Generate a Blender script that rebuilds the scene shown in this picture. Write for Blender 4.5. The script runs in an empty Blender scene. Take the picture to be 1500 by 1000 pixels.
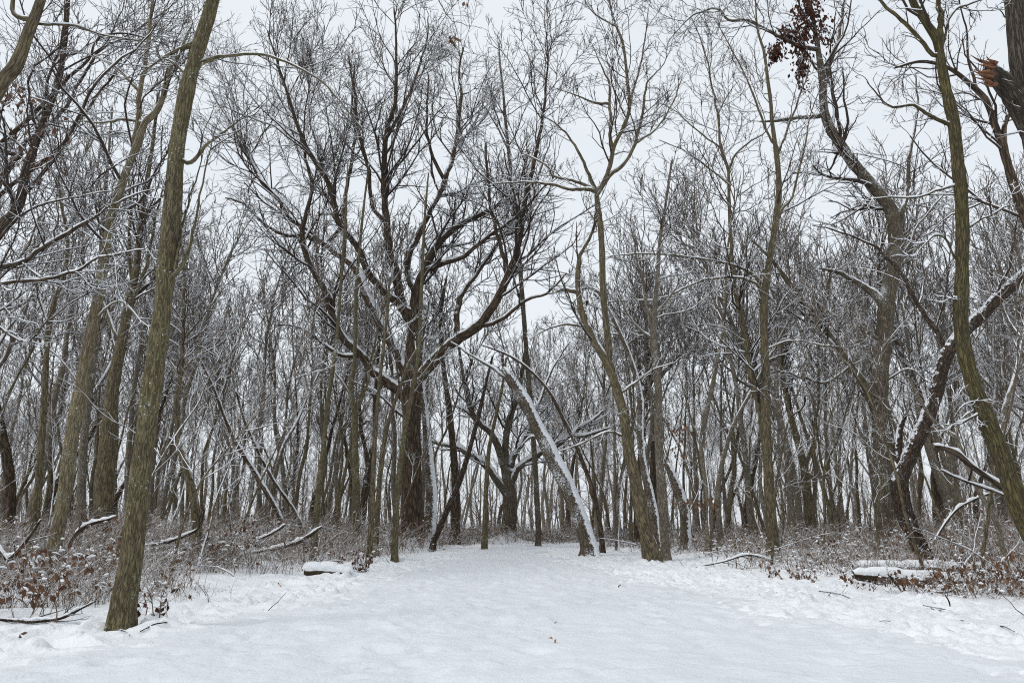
import bpy, math, random
import numpy as np
from mathutils import Vector

sc = bpy.context.scene
COL = sc.collection
RNG = np.random.default_rng(11)
random.seed(11)

# ------------------------------------------------------------------ camera, world, sun, exposure
F = 1071.0                       # focal length in pixels of the 1500 px wide photograph
TILT = math.radians(14.4)
CAMH = 1.1
cam_d = bpy.data.cameras.new("camera")
cam = bpy.data.objects.new("camera", cam_d)
COL.objects.link(cam)
cam.location = (0, 0, CAMH)
cam.rotation_euler = (math.pi / 2 + TILT, 0, 0)
cam_d.sensor_width = 36
cam_d.lens = 36 * F / 1500
cam_d.clip_start = 0.05
cam_d.clip_end = 2000
sc.camera = cam
sc.cycles.use_denoising = False
sc.cycles.use_adaptive_sampling = False
sc.cycles.filter_width = 1.1

SUN_EL, SUN_AZ = math.radians(42), math.radians(245)   # azimuth from +Y clockwise: behind the camera, to its left
world = bpy.data.worlds.new("World")
sc.world = world
world.use_nodes = True
wn, wl = world.node_tree.nodes, world.node_tree.links
wn.clear()
wo = wn.new("ShaderNodeOutputWorld")
bg = wn.new("ShaderNodeBackground")
sky = wn.new("ShaderNodeTexSky")
sky.sky_type = 'NISHITA'
sky.sun_disc = False
sky.sun_elevation = SUN_EL
sky.sun_rotation = SUN_AZ
sky.dust_density = 3.0
sky.air_density = 1.2
hs = wn.new("ShaderNodeHueSaturation")
hs.inputs['Saturation'].default_value = 0.25
tc = wn.new("ShaderNodeTexCoord")
mp = wn.new("ShaderNodeMapping")
mp.inputs['Scale'].default_value = (1.0, 1.0, 2.2)
nz = wn.new("ShaderNodeTexNoise")
nz.inputs['Scale'].default_value = 2.2
nz.inputs['Detail'].default_value = 4
cr = wn.new("ShaderNodeValToRGB")
cr.color_ramp.elements[0].position = 0.3
cr.color_ramp.elements[0].color = (9.3, 9.95, 10.65, 1)
cr.color_ramp.elements[1].position = 0.72
cr.color_ramp.elements[1].color = (10.1, 10.7, 11.2, 1)
mx = wn.new("ShaderNodeMix")
mx.data_type = 'RGBA'
mx.inputs[0].default_value = 0.8
wl.new(tc.outputs['Generated'], mp.inputs[0])
wl.new(mp.outputs[0], nz.inputs['Vector'])
wl.new(nz.outputs['Fac'], cr.inputs[0])
wl.new(sky.outputs[0], hs.inputs['Color'])
wl.new(hs.outputs[0], mx.inputs[6])
wl.new(cr.outputs[0], mx.inputs[7])
wl.new(mx.outputs[2], bg.inputs['Color'])
bg.inputs['Strength'].default_value = 0.098
wl.new(bg.outputs[0], wo.inputs['Surface'])

sun_d = bpy.data.lights.new("sun", 'SUN')
sun_d.energy = 1.2
sun_d.angle = math.radians(16)
sun_d.color = (1.0, 0.97, 0.93)
sun = bpy.data.objects.new("sun", sun_d)
COL.objects.link(sun)
sd = Vector((math.sin(SUN_AZ) * math.cos(SUN_EL), math.cos(SUN_AZ) * math.cos(SUN_EL), math.sin(SUN_EL)))
sun.rotation_euler = (-sd).to_track_quat('-Z', 'Y').to_euler()

vs = sc.view_settings
vs.view_transform = 'Standard'
vs.look = 'None'
vs.gamma = 1
vs.use_curve_mapping = False
vs.exposure = 0.0

# ------------------------------------------------------------------ ground height, pixel to world
def vnoise(x, y, seed):
    """smooth value noise on the plane, -1..1"""
    r = np.random.default_rng(seed)
    T = r.uniform(-1, 1, (64, 64))
    xi = np.floor(x).astype(int); yi = np.floor(y).astype(int)
    fx = x - xi; fy = y - yi
    fx = fx * fx * (3 - 2 * fx); fy = fy * fy * (3 - 2 * fy)
    a = T[xi % 64, yi % 64]; b = T[(xi + 1) % 64, yi % 64]
    c = T[xi % 64, (yi + 1) % 64]; d = T[(xi + 1) % 64, (yi + 1) % 64]
    return (a * (1 - fx) + b * fx) * (1 - fy) + (c * (1 - fx) + d * fx) * fy

def sstep(a, b, x):
    t = np.clip((x - a) / (b - a), 0, 1)
    return t * t * (3 - 2 * t)

LEFT_Y = np.array([-40, 5, 9, 11, 14, 17, 21, 26, 31, 36, 40])
LEFT_X = np.array([-7.0, -6.6, -5.6, -5.0, -4.6, -4.3, -3.9, -3.0, -2.2, -1.0, 1.0])
RIGHT_X = np.array([7.6, 7.4, 7.0, 6.7, 6.3, 5.9, 5.0, 4.0, 4.2, 4.6, 5.0])
def path_l(y): return np.interp(y, LEFT_Y, LEFT_X)
def path_r(y): return np.interp(y, LEFT_Y, RIGHT_X)

def off_path(x, y):
    """metres outside the trail edge, negative on it"""
    return np.maximum(np.maximum(path_l(y) - x, x - path_r(y)), (y - 38) * 1.0)

COLLARS = []
def ground_base(x, y):
    x = np.asarray(x, float); y = np.asarray(y, float)
    z = 0.37 * sstep(8, 32, y)
    o = off_path(x, y)
    for a, b in COLLARS:
        d = np.hypot(x - a, y - b)
        z = z + 0.045 * np.exp(-((d - 0.42) / 0.22) ** 2) * (0.6 + 0.7 * vnoise(x / 0.3, y / 0.3, 21)) - 0.04 * np.exp(-(d / 0.25) ** 2)
    z = z + 0.42 * np.exp(-((x + 0.3) ** 2 + (y - 39.9) ** 2) / 1.1)
    w = sstep(-1.0, 2.0, o)
    z = z + w * (0.07 * vnoise(x / 2.3, y / 2.3, 1) + 0.05 * vnoise(x / 0.9, y / 0.9, 2) + 0.05)
    z = z + 0.35 * sstep(45, 140, np.hypot(x, y)) * vnoise(x / 30, y / 30, 3)
    return z

def gz(x, y):
    return float(ground_base(np.array([x]), np.array([y]))[0])

CT, ST = math.cos(TILT), math.sin(TILT)
def ray(px, py):
    a = (px - 750.0) / F; b = (500.0 - py) / F
    return np.array([a, CT - b * ST, ST + b * CT])
def P(px, py, Y):
    d = ray(px, py)
    return np.array([0, 0, CAMH]) + d * (Y / d[1])
def span(p):
    """metres per unit of width/F at a point: off the axis a lens stretches round things sideways"""
    q = p - np.array([0, 0, CAMH])
    z = q[..., 1] * CT + q[..., 2] * ST
    return z * z / np.linalg.norm(q, axis=-1)
def depth_of(px, py):
    """forward distance at which the ray of a photo pixel meets the ground"""
    d = ray(px, py)
    Y = np.arange(3.0, 70.0, 0.03)
    p = np.array([0, 0, CAMH]) + d * (Y / d[1])[:, None]
    hit = np.nonzero(p[:, 2] <= ground_base(p[:, 0], p[:, 1]))[0]
    return float(Y[hit[0]]) if len(hit) else 60.0

for a, b in ((176, 927), (958, 824), (868, 813), (1133, 814), (577, 823), (541, 826), (1362, 830), (1479, 846), (70, 852), (630, 806), (884, 812)):
    q_ = P(a, b, depth_of(a, b)); COLLARS.append((q_[0], q_[1]))
# ------------------------------------------------------------------ materials
def new_mat(name):
    m = bpy.data.materials.new(name)
    m.use_nodes = True
    nt = m.node_tree
    b = nt.nodes['Principled BSDF']
    return m, nt.nodes, nt.links, b

SNOW = (0.83, 0.85, 0.885, 1)

def bark_mat(name, dark, light, tint=None, thr=0.2, soft=0.12, amp=0.55, scale=5.0, ridge=(14, 2.2), bump=0.6,
             wind=(0, 0, 0), speck=0.0, use_uv=True, rough=0.9):
    m, n, l, b = new_mat(name)
    b.inputs['Roughness'].default_value = rough
    b.inputs['Specular IOR Level'].default_value = 0.15
    tc = n.new("ShaderNodeTexCoord")
    ge = n.new("ShaderNodeNewGeometry")
    # bark
    big = n.new("ShaderNodeTexNoise"); big.inputs['Scale'].default_value = 1.4; big.inputs['Detail'].default_value = 5
    l.new(tc.outputs['Object'], big.inputs['Vector'])
    if use_uv:
        mp = n.new("ShaderNodeMapping"); mp.inputs['Scale'].default_value = (ridge[0], ridge[1], 1)
        l.new(tc.outputs['UV'], mp.inputs[0])
        dn = n.new("ShaderNodeTexNoise"); dn.inputs['Scale'].default_value = 1.3; dn.inputs['Detail'].default_value = 4
        l.new(mp.outputs[0], dn.inputs['Vector'])
        va = n.new("ShaderNodeVectorMath"); va.operation = 'MULTIPLY_ADD'
        l.new(dn.outputs['Color'], va.inputs[0]); va.inputs[1].default_value = (1.3, 0.6, 0.9); l.new(mp.outputs[0], va.inputs[2])
        vo = n.new("ShaderNodeTexNoise"); vo.inputs['Scale'].default_value = 1.0; vo.inputs['Detail'].default_value = 3
        vo.inputs['Roughness'].default_value = 0.55
        l.new(va.outputs[0], vo.inputs['Vector'])
        sb = n.new("ShaderNodeMath"); sb.operation = 'SUBTRACT'; sb.inputs[1].default_value = 0.5; l.new(vo.outputs['Fac'], sb.inputs[0])
        ab = n.new("ShaderNodeMath"); ab.operation = 'ABSOLUTE'; l.new(sb.outputs[0], ab.inputs[0])
        fn = n.new("ShaderNodeTexNoise"); fn.inputs['Scale'].default_value = 2.2; fn.inputs['Detail'].default_value = 6
        fn.inputs['Roughness'].default_value = 0.7
        l.new(mp.outputs[0], fn.inputs['Vector'])
        mr = n.new("ShaderNodeMapRange"); mr.inputs[1].default_value = 0.0; mr.inputs[2].default_value = 0.12
        l.new(ab.outputs[0], mr.inputs[0])
        hm = n.new("ShaderNodeMath"); hm.operation = 'MULTIPLY'
        l.new(mr.outputs[0], hm.inputs[0]); l.new(fn.outputs['Fac'], hm.inputs[1])
        hgt = hm.outputs[0]
        cmul = 1.6
    else:
        hgt = big.outputs['Fac']; cmul = 1.0
    ca = n.new("ShaderNodeMath"); ca.operation = 'MULTIPLY'; ca.inputs[1].default_value = cmul; ca.use_clamp = True
    l.new(hgt, ca.inputs[0])
    c1 = n.new("ShaderNodeMix"); c1.data_type = 'RGBA'
    c1.inputs[6].default_value = (*dark, 1); c1.inputs[7].default_value = (*light, 1)
    l.new(ca.outputs[0], c1.inputs[0])
    col = c1.outputs[2]
    if tint:
        tr = n.new("ShaderNodeMapRange"); tr.inputs[1].default_value = 0.40; tr.inputs[2].default_value = 0.62
        tr.inputs[4].default_value = 0.75
        l.new(big.outputs['Fac'], tr.inputs[0])
        tm = n.new("ShaderNodeMath"); tm.operation = 'MULTIPLY'; l.new(tr.outputs[0], tm.inputs[0]); l.new(ca.outputs[0], tm.inputs[1])
        c2 = n.new("ShaderNodeMix"); c2.data_type = 'RGBA'
        l.new(tm.outputs[0], c2.inputs[0]); l.new(col, c2.inputs[6]); c2.inputs[7].default_value = (*tint, 1)
        col = c2.outputs[2]
    # snow lying on whatever faces up (and, where asked, blown on from one side)
    dp = n.new("ShaderNodeVectorMath"); dp.operation = 'DOT_PRODUCT'
    dp.inputs[1].default_value = (wind[0], wind[1], 1.0 + wind[2])
    l.new(ge.outputs['Normal'], dp.inputs[0])
    sn = n.new("ShaderNodeTexNoise"); sn.inputs['Scale'].default_value = scale; sn.inputs['Detail'].default_value = 6
    sn.inputs['Roughness'].default_value = 0.65
    l.new(tc.outputs['Object'], sn.inputs['Vector'])
    ad = n.new("ShaderNodeMath"); ad.operation = 'MULTIPLY_ADD'; ad.inputs[1].default_value = amp
    l.new(sn.outputs['Fac'], ad.inputs[0]); l.new(dp.outputs['Value'], ad.inputs[2])
    sm = n.new("ShaderNodeMapRange"); sm.interpolation_type = 'SMOOTHSTEP'
    sm.inputs[1].default_value = thr + amp * 0.5; sm.inputs[2].default_value = thr + amp * 0.5 + soft
    l.new(ad.outputs[0], sm.inputs[0])
    snow = sm.outputs[0]
    if speck > 0:
        s2 = n.new("ShaderNodeTexNoise"); s2.inputs['Scale'].default_value = 34; s2.inputs['Detail'].default_value = 5; s2.inputs['Roughness'].default_value = 0.7
        l.new(tc.outputs['Object'], s2.inputs['Vector'])
        s3 = n.new("ShaderNodeMath"); s3.operation = 'MULTIPLY_ADD'; s3.inputs[1].default_value = 0.6
        l.new(big.outputs['Fac'], s3.inputs[0]); l.new(s2.outputs['Fac'], s3.inputs[2])
        s4 = n.new("ShaderNodeMapRange"); s4.interpolation_type = 'SMOOTHSTEP'
        s4.inputs[1].default_value = 0.98 - speck; s4.inputs[2].default_value = 1.03 - speck
        l.new(s3.outputs[0], s4.inputs[0])
        mxx = n.new("ShaderNodeMath"); mxx.operation = 'MAXIMUM'
        l.new(snow, mxx.inputs[0]); l.new(s4.outputs[0], mxx.inputs[1])
        snow = mxx.outputs[0]
    c3 = n.new("ShaderNodeMix"); c3.data_type = 'RGBA'
    l.new(snow, c3.inputs[0]); l.new(col, c3.inputs[6]); c3.inputs[7].default_value = SNOW
    l.new(c3.outputs[2], b.inputs['Base Color'])
    if use_uv:
        hb = n.new("ShaderNodeMath"); hb.operation = 'ADD'
        l.new(hgt, hb.inputs[0]); l.new(snow, hb.inputs[1])
        bp = n.new("ShaderNodeBump"); bp.inputs['Strength'].default_value = bump; bp.inputs['Distance'].default_value = 0.03
        l.new(hb.outputs[0], bp.inputs['Height']); l.new(bp.outputs[0], b.inputs['Normal'])
    return m

M = {}
M['olive'] = bark_mat('olive_bark', (0.040, 0.033, 0.020), (0.215, 0.178, 0.108), (0.190, 0.178, 0.082), thr=0.34, speck=0.03, ridge=(58, 6))
M['moss'] = bark_mat('mossy_bark', (0.030, 0.026, 0.015), (0.175, 0.142, 0.080), (0.140, 0.126, 0.044), thr=0.36, speck=-0.04, ridge=(52, 5), bump=0.9)
M['tan'] = bark_mat('tan_bark', (0.065, 0.052, 0.034), (0.31, 0.255, 0.165), (0.26, 0.235, 0.13), thr=0.30, speck=0.04, wind=(-0.3, -0.05, 0), ridge=(52, 4))
M['oak'] = bark_mat('dark_oak_bark', (0.022, 0.016, 0.011), (0.150, 0.110, 0.078), None, thr=0.26, ridge=(20, 2.0), bump=0.9)
M['oliveoak'] = bark_mat('olive_oak_bark', (0.042, 0.034, 0.022), (0.215, 0.174, 0.115), (0.18, 0.158, 0.082), thr=0.28, speck=0.0, ridge=(36, 3.4))
M['grey'] = bark_mat('grey_bark', (0.068, 0.056, 0.044), (0.275, 0.235, 0.182), (0.20, 0.18, 0.12), thr=0.25, speck=0.05, ridge=(36, 6))
M['rough'] = bark_mat('rough_grey_bark', (0.022, 0.018, 0.015), (0.150, 0.125, 0.100), None, thr=0.30, speck=0.0, ridge=(30, 3), bump=1.0)
M['brown'] = bark_mat('brown_grey_bark', (0.034, 0.027, 0.020), (0.185, 0.150, 0.110), (0.15, 0.135, 0.085), thr=0.26, speck=0.05, ridge=(34, 5))
M['black'] = bark_mat('black_bark', (0.014, 0.010, 0.008), (0.120, 0.086, 0.062), None, thr=0.60, amp=1.7, scale=9, speck=0.03, wind=(-0.3, 0, 0), ridge=(30, 6), bump=1.0)
M['plastered'] = bark_mat('snow_plastered_bark', (0.035, 0.028, 0.02), (0.18, 0.145, 0.105), None, thr=0.34, soft=0.12, speck=0.09, amp=1.6, scale=10, wind=(0.9, -0.1, 0), ridge=(34, 6))
M['twig'] = bark_mat('twig_bark', (0.022, 0.016, 0.013), (0.070, 0.052, 0.042), None, thr=0.14, soft=0.2, amp=0.5, scale=2.5, use_uv=False)
M['twig2'] = bark_mat('grey_twig_bark', (0.056, 0.045, 0.036), (0.165, 0.133, 0.106), None, thr=0.20, soft=0.25, amp=0.5, scale=2.0, use_uv=False)
M['brush'] = bark_mat('brush_stems', (0.058, 0.039, 0.023), (0.225, 0.152, 0.094), None, thr=0.30, soft=0.3, amp=0.8, scale=7, use_uv=False)
M['straw'] = bark_mat('straw_stems', (0.17, 0.10, 0.055), (0.36, 0.24, 0.14), None, thr=0.25, soft=0.3, amp=0.8, scale=7, use_uv=False)

def snow_mat(name, fine=1.0, packed=False):
    m, n, l, b = new_mat(name)
    b.inputs['Roughness'].default_value = 0.75
    b.inputs['Specular IOR Level'].default_value = 0.2
    tc = n.new("ShaderNodeTexCoord")
    n1 = n.new("ShaderNodeTexNoise"); n1.inputs['Scale'].default_value = 7; n1.inputs['Detail'].default_value = 8
    n1.inputs['Roughness'].default_value = 0.62
    n2 = n.new("ShaderNodeTexNoise"); n2.inputs['Scale'].default_value = 1.1; n2.inputs['Detail'].default_value = 4
    l.new(tc.outputs['Object'], n1.inputs['Vector']); l.new(tc.outputs['Object'], n2.inputs['Vector'])
    c = n.new("ShaderNodeMix"); c.data_type = 'RGBA'
    c.inputs[6].default_value = (0.655, 0.685, 0.72, 1) if packed else (0.78, 0.80, 0.825, 1)
    c.inputs[7].default_value = (0.75, 0.77, 0.80, 1) if packed else (0.85, 0.865, 0.885, 1)
    l.new(n2.outputs['Fac'], c.inputs[0])
    l.new(c.outputs[2], b.inputs['Base Color'])
    bp = n.new("ShaderNodeBump"); bp.inputs['Strength'].default_value = 0.8 * fine; bp.inputs['Distance'].default_value = 0.06
    l.new(n1.outputs['Fac'], bp.inputs['Height']); l.new(bp.outputs[0], b.inputs['Normal'])
    return m
M['snow'] = snow_mat('snow')
M['packed'] = snow_mat('packed_snow', 0.75, True)
M['snowcap'] = snow_mat('settled_snow', 0.6)

def leaf_mat(name, a, c):
    m, n, l, b = new_mat(name)
    b.inputs['Roughness'].default_value = 0.7
    b.inputs['Specular IOR Level'].default_value = 0.2
    tc = n.new("ShaderNodeTexCoord")
    nn = n.new("ShaderNodeTexNoise"); nn.inputs['Scale'].default_value = 9; nn.inputs['Detail'].default_value = 3
    l.new(tc.outputs['Object'], nn.inputs['Vector'])
    r = n.new("ShaderNodeMapRange"); r.inputs[1].default_value = 0.35; r.inputs[2].default_value = 0.65
    l.new(nn.outputs['Fac'], r.inputs[0])
    mx = n.new("ShaderNodeMix"); mx.data_type = 'RGBA'
    mx.inputs[6].default_value = (*a, 1); mx.inputs[7].default_value = (*c, 1)
    l.new(r.outputs[0], mx.inputs[0]); l.new(mx.outputs[2], b.inputs['Base Color'])
    return m
M['leaf'] = leaf_mat('dead_brown_leaf', (0.085, 0.042, 0.026), (0.19, 0.105, 0.060))
M['darkleaf'] = leaf_mat('dark_dead_leaf', (0.035, 0.014, 0.010), (0.11, 0.045, 0.026))
M['tanleaf'] = leaf_mat('tan_leaf', (0.40, 0.20, 0.07), (0.50, 0.29, 0.11))
M['rawwood'] = leaf_mat('raw_broken_wood', (0.10, 0.042, 0.025), (0.24, 0.115, 0.06))

# ------------------------------------------------------------------ mesh building
class MB:
    def __init__(self):
        self.v, self.f, self.uv, self.mi, self.n = [], [], [], [], 0
    def add(self, v, f, uv, mi=0):
        """v (n,3), f (m,4) quads, uv (m,4,2)"""
        self.v.append(v.astype(np.float32)); self.f.append(f.astype(np.int32) + self.n)
        self.uv.append(uv.astype(np.float32)); self.mi.append(np.full(len(f), mi, np.int32)); self.n += len(v)
    def build(self, name, mats, parent=None):
        me = bpy.data.meshes.new(name)
        if self.n:
            v = np.concatenate(self.v); f = np.concatenate(self.f); uv = np.concatenate(self.uv); mi = np.concatenate(self.mi)
            me.vertices.add(len(v)); me.vertices.foreach_set('co', v.ravel())
            me.loops.add(f.size); me.loops.foreach_set('vertex_index', f.ravel())
            me.polygons.add(len(f))
            me.polygons.foreach_set('loop_start', np.arange(0, f.size, 4, dtype=np.int32))
            me.polygons.foreach_set('use_smooth', np.ones(len(f), dtype=bool))
            me.polygons.foreach_set('material_index', mi)
            ul = me.uv_layers.new(name='UVMap'); ul.data.foreach_set('uv', uv.ravel())
            me.update(calc_edges=True)
            me.validate()
        for m in (mats if isinstance(mats, (list, tuple)) else [mats]):
            me.materials.append(m)
        o = bpy.data.objects.new(name, me)
        COL.objects.link(o)
        if parent is not None: o.parent = parent
        return o

def unit(a):
    return a / np.maximum(np.linalg.norm(a, axis=-1, keepdims=True), 1e-9)

def tubes(mb, PT, R, sides, mi=0, rough=0.0, origin=None, cap=False, SH=None):
    """PT (N,K,3) centre lines, R (N,K) radii -> quad tubes"""
    N, K, _ = PT.shape
    if N == 0: return
    if origin is not None: PT = PT - origin
    if cap:
        e = PT[:, -1] + (PT[:, -1] - PT[:, -2]) * 0.02
        PT = np.concatenate([PT, e[:, None]], 1); R = np.concatenate([R, R[:, -1:] * 0.02], 1); K += 1
        if SH is not None: SH = np.concatenate([SH, SH[:, -1:]], 1)
    T = np.empty_like(PT)
    T[:, 1:-1] = PT[:, 2:] - PT[:, :-2]; T[:, 0] = PT[:, 1] - PT[:, 0]; T[:, -1] = PT[:, -1] - PT[:, -2]
    T = unit(T)
    md = np.abs(unit(PT[:, -1] - PT[:, 0]))
    md = md + np.array([0, -0.15, 0])
    ref = np.eye(3)[np.argmin(md, axis=1)][:, None, :]
    S = unit(np.cross(T, np.broadcast_to(ref, T.shape)))
    U = np.cross(S, T)
    a = np.linspace(0, 2 * np.pi, sides, endpoint=False)
    rr = R[:, :, None] * (np.ones(sides) if SH is None else SH)
    if rough: rr = rr * (1 + rough * RNG.normal(size=rr.shape))
    V = PT[:, :, None, :] + (S[:, :, None, :] * np.cos(a)[None, None, :, None] + U[:, :, None, :] * np.sin(a)[None, None, :, None]) * rr[..., None]
    ln = np.concatenate([np.zeros((N, 1)), np.cumsum(np.linalg.norm(PT[:, 1:] - PT[:, :-1], axis=2), 1)], 1)
    circ = (2 * np.pi * R.mean(1))[:, None]
    i = np.arange(N)[:, None, None]; k = np.arange(K - 1)[None, :, None]; s = np.arange(sides)[None, None, :]
    s2 = (s + 1) % sides
    base = i * K * sides
    q = np.stack(np.broadcast_arrays(base + k * sides + s, base + k * sides + s2, base + (k + 1) * sides + s2, base + (k + 1) * sides + s), -1).reshape(-1, 4)
    u0 = np.broadcast_to((s / sides) * circ[:, :, None], (N, K - 1, sides)); u1 = np.broadcast_to(((s + 1) / sides) * circ[:, :, None], (N, K - 1, sides))
    v0 = np.broadcast_to(ln[:, :-1, None], (N, K - 1, sides)); v1 = np.broadcast_to(ln[:, 1:, None], (N, K - 1, sides))
    uv = np.stack([np.stack([u0, v0], -1), np.stack([u1, v0], -1), np.stack([u1, v1], -1), np.stack([u0, v1], -1)], 3).reshape(-1, 4, 2)
    mb.add(V.reshape(-1, 3), q, uv, mi)

def resample(p, r, K):
    p = np.asarray(p, float); r = np.asarray(r, float)
    s = np.concatenate([[0], np.cumsum(np.linalg.norm(np.diff(p, axis=0), axis=1))])
    t = np.linspace(0, s[-1], K)
    return np.stack([np.interp(t, s, p[:, i]) for i in range(3)], 1), np.interp(t, s, r)

def catmull(p, sub=4):
    p = np.asarray(p, float)
    if len(p) < 3: 
        t = np.linspace(0, 1, 7)[:, None]
        return p[0] * (1 - t) + p[-1] * t
    q = np.vstack([2 * p[0] - p[1], p, 2 * p[-1] - p[-2]])
    out = []
    for i in range(1, len(q) - 2):
        for t in np.arange(sub) / sub:
            a, b, c, d = q[i - 1], q[i], q[i + 1], q[i + 2]
            out.append(0.5 * (2 * b + (c - a) * t + (2 * a - 5 * b + 4 * c - d) * t * t + (3 * b - a - 3 * c + d) * t ** 3))
    out.append(p[-1])
    return np.array(out)

def offshoots(PP, RR, counts, t0=0.2, t1=1.0, lf=(0.3, 0.6), lmin=0.15, lmax=9.0, ang=(30, 60), jit=0.18, up=0.10, K=6, rf=0.6, rmin=0.004, rmax=9, tip=0.4):
    """random side shoots along parent lines; returns (C,K,3),(C,K)"""
    N, KP, _ = PP.shape
    idx = np.repeat(np.arange(N), counts)
    C = len(idx)
    if C == 0: return np.zeros((0, K, 3)), np.zeros((0, K))
    L = np.linalg.norm(np.diff(PP, axis=1), axis=2).sum(1)
    t = t0 + (t1 - t0) * RNG.random(C) ** 0.85
    x = t * (KP - 1); k = np.minimum(x.astype(int), KP - 2); f = (x - k)[:, None]
    a = PP[idx, k]; b = PP[idx, k + 1]
    pos = a * (1 - f) + b * f
    tan = unit(b - a)
    pr = RR[idx, k] * (1 - f[:, 0]) + RR[idx, k + 1] * f[:, 0]
    rnd = RNG.normal(size=(C, 3))
    perp = unit(rnd - (rnd * tan).sum(1, keepdims=True) * tan)
    an = np.radians(RNG.uniform(ang[0], ang[1], C))[:, None] * (1 - 0.45 * (t[:, None] > 0.97))
    d = unit(tan * np.cos(an) + perp * np.sin(an))
    ln = np.clip(L[idx] * (1.05 - 0.6 * t) * RNG.uniform(lf[0], lf[1], C), lmin, lmax)
    r0 = np.clip(pr * rf * RNG.uniform(0.75, 1.15, C), rmin, rmax)
    r0 = np.minimum(r0, np.maximum(ln * 0.03, rmin))
    pts = np.empty((C, K, 3)); pts[:, 0] = pos
    st = (ln / (K - 1))[:, None]
    for j in range(1, K):
        pts[:, j] = pts[:, j - 1] + d * st
        d = unit(d + jit * RNG.normal(size=(C, 3)) + np.array([0, 0, up]))
    rad = r0[:, None] * np.linspace(1, tip, K)[None, :]
    return pts, np.maximum(rad, rmin * 0.6)

def snow_on(mb, PT, R, sides=5, amt=1.0, origin=None, thick=0.045, steep=0.92):
    """a ridge of settled snow along the upper side of limbs that are not too steep"""
    if len(PT) == 0: return
    T = np.empty_like(PT)
    T[:, 1:-1] = PT[:, 2:] - PT[:, :-2]; T[:, 0] = PT[:, 1] - PT[:, 0]; T[:, -1] = PT[:, -1] - PT[:, -2]
    T = unit(T)
    sl = np.abs(T[..., 2])
    w = RNG.normal(0.85, 0.35 if steep < 0.93 else 0.65, R.shape)
    if thick > 0.06:
        w = 0.85 + (sum(np.roll(w, k, 1) for k in range(-2, 3)) / 5 - 0.85) * 1.3
    fac = np.clip((steep - sl) / 0.40, 0, 1) * np.clip(w, 0.0, 1.4) * amt
    fac[:, 0] *= 0.5; fac[:, -1] *= 0.3
    z = np.array([0, 0, 1.0])
    up = unit(z - T * T[..., 2:3])
    th = np.minimum(np.minimum(1.4 * R, 0.014 + 0.28 * R), thick)
    sr = R * np.clip(0.55 + 0.3 * fac, 0.3, 0.9)
    off = fac * (0.2 * R + th)
    tubes(mb, PT + up * off[..., None], sr, sides, origin=origin, cap=True)

def leaves(mb, pos, size, droop=0.8, mi=0):
    """curled dead leaves, two quads each, hanging from the given points"""
    N = len(pos)
    if N == 0: return
    d = unit(RNG.normal(size=(N, 3)) * np.array([1, 1, 0.6]) + np.array([0, 0, -droop * 2]))
    s = unit(np.cross(d, RNG.normal(size=(N, 3))))
    u = np.cross(d, s)
    L = (size * RNG.uniform(0.65, 1.25, N))[:, None]; W = L * RNG.uniform(0.2, 0.36, N)[:, None]
    b = pos + d * L * 0.5 + u * L * RNG.normal(0.0, 0.16, (N, 1)); c = pos + d * L + u * L * RNG.normal(0, 0.15, (N, 1))
    l1 = pos + d * L * 0.48 + s * W; r1 = pos + d * L * 0.55 - s * W
    V = np.stack([pos, l1, b, r1, c], 1).reshape(-1, 3)
    o = np.arange(N)[:, None] * 5
    q = np.concatenate([o + np.array([[0, 3, 2, 1]]), o + np.array([[2, 3, 4, 1]])])
    mb.add(V, q, np.zeros((len(q), 4, 2)), mi)

def empty(name, loc):
    o = bpy.data.objects.new(name, None)
    o.empty_display_size = 0.3
    o.location = loc
    COL.objects.link(o)
    return o

def tag(o, label=None, cat=None, group=None, kind=None):
    if label: o['label'] = label
    if cat: o['category'] = cat
    if group: o['group'] = group
    if kind: o['kind'] = kind
    return o

#@@GROUND
# ------------------------------------------------------------------ ground and trail
def axis(lo, hi, mid0, mid1, fine, grow):
    a = list(np.arange(mid0, mid1, fine))
    s = fine; x = a[-1]
    while x < hi:
        s *= grow; x += s; a.append(x)
    s = fine; x = a[0]; b = []
    while x > lo:
        s *= grow; x -= s; b.append(x)
    return np.array(b[::-1] + a)

def grid_mesh(name, X, Y, Z, mat, uvs=1.0):
    ny, nx = X.shape
    v = np.stack([X, Y, Z], -1).reshape(-1, 3)
    j = np.arange(ny - 1)[:, None]; i = np.arange(nx - 1)[None, :]
    q = np.stack([j * nx + i, j * nx + i + 1, (j + 1) * nx + i + 1, (j + 1) * nx + i], -1).reshape(-1, 4)
    mb = MB(); mb.add(v, q, np.zeros((len(q), 4, 2)))
    return mb.build(name, mat)

def dents(X, Y, Z, cx, cy, rx, ry, dep, rot):
    for a, b, p, q, d, t in zip(cx, cy, rx, ry, dep, rot):
        m = (np.abs(X - a) < 2.4 * max(p, q)) & (np.abs(Y - b) < 2.4 * max(p, q))
        if not m.any(): continue
        dx = X[m] - a; dy = Y[m] - b
        u = dx * math.cos(t) + dy * math.sin(t); w = -dx * math.sin(t) + dy * math.cos(t)
        e = (u / p) ** 2 + (w / q) ** 2
        Z[m] += -d * np.exp(-e * 1.2) + 0.45 * d * np.exp(-(np.sqrt(e) - 1.45) ** 2 * 6)

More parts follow.
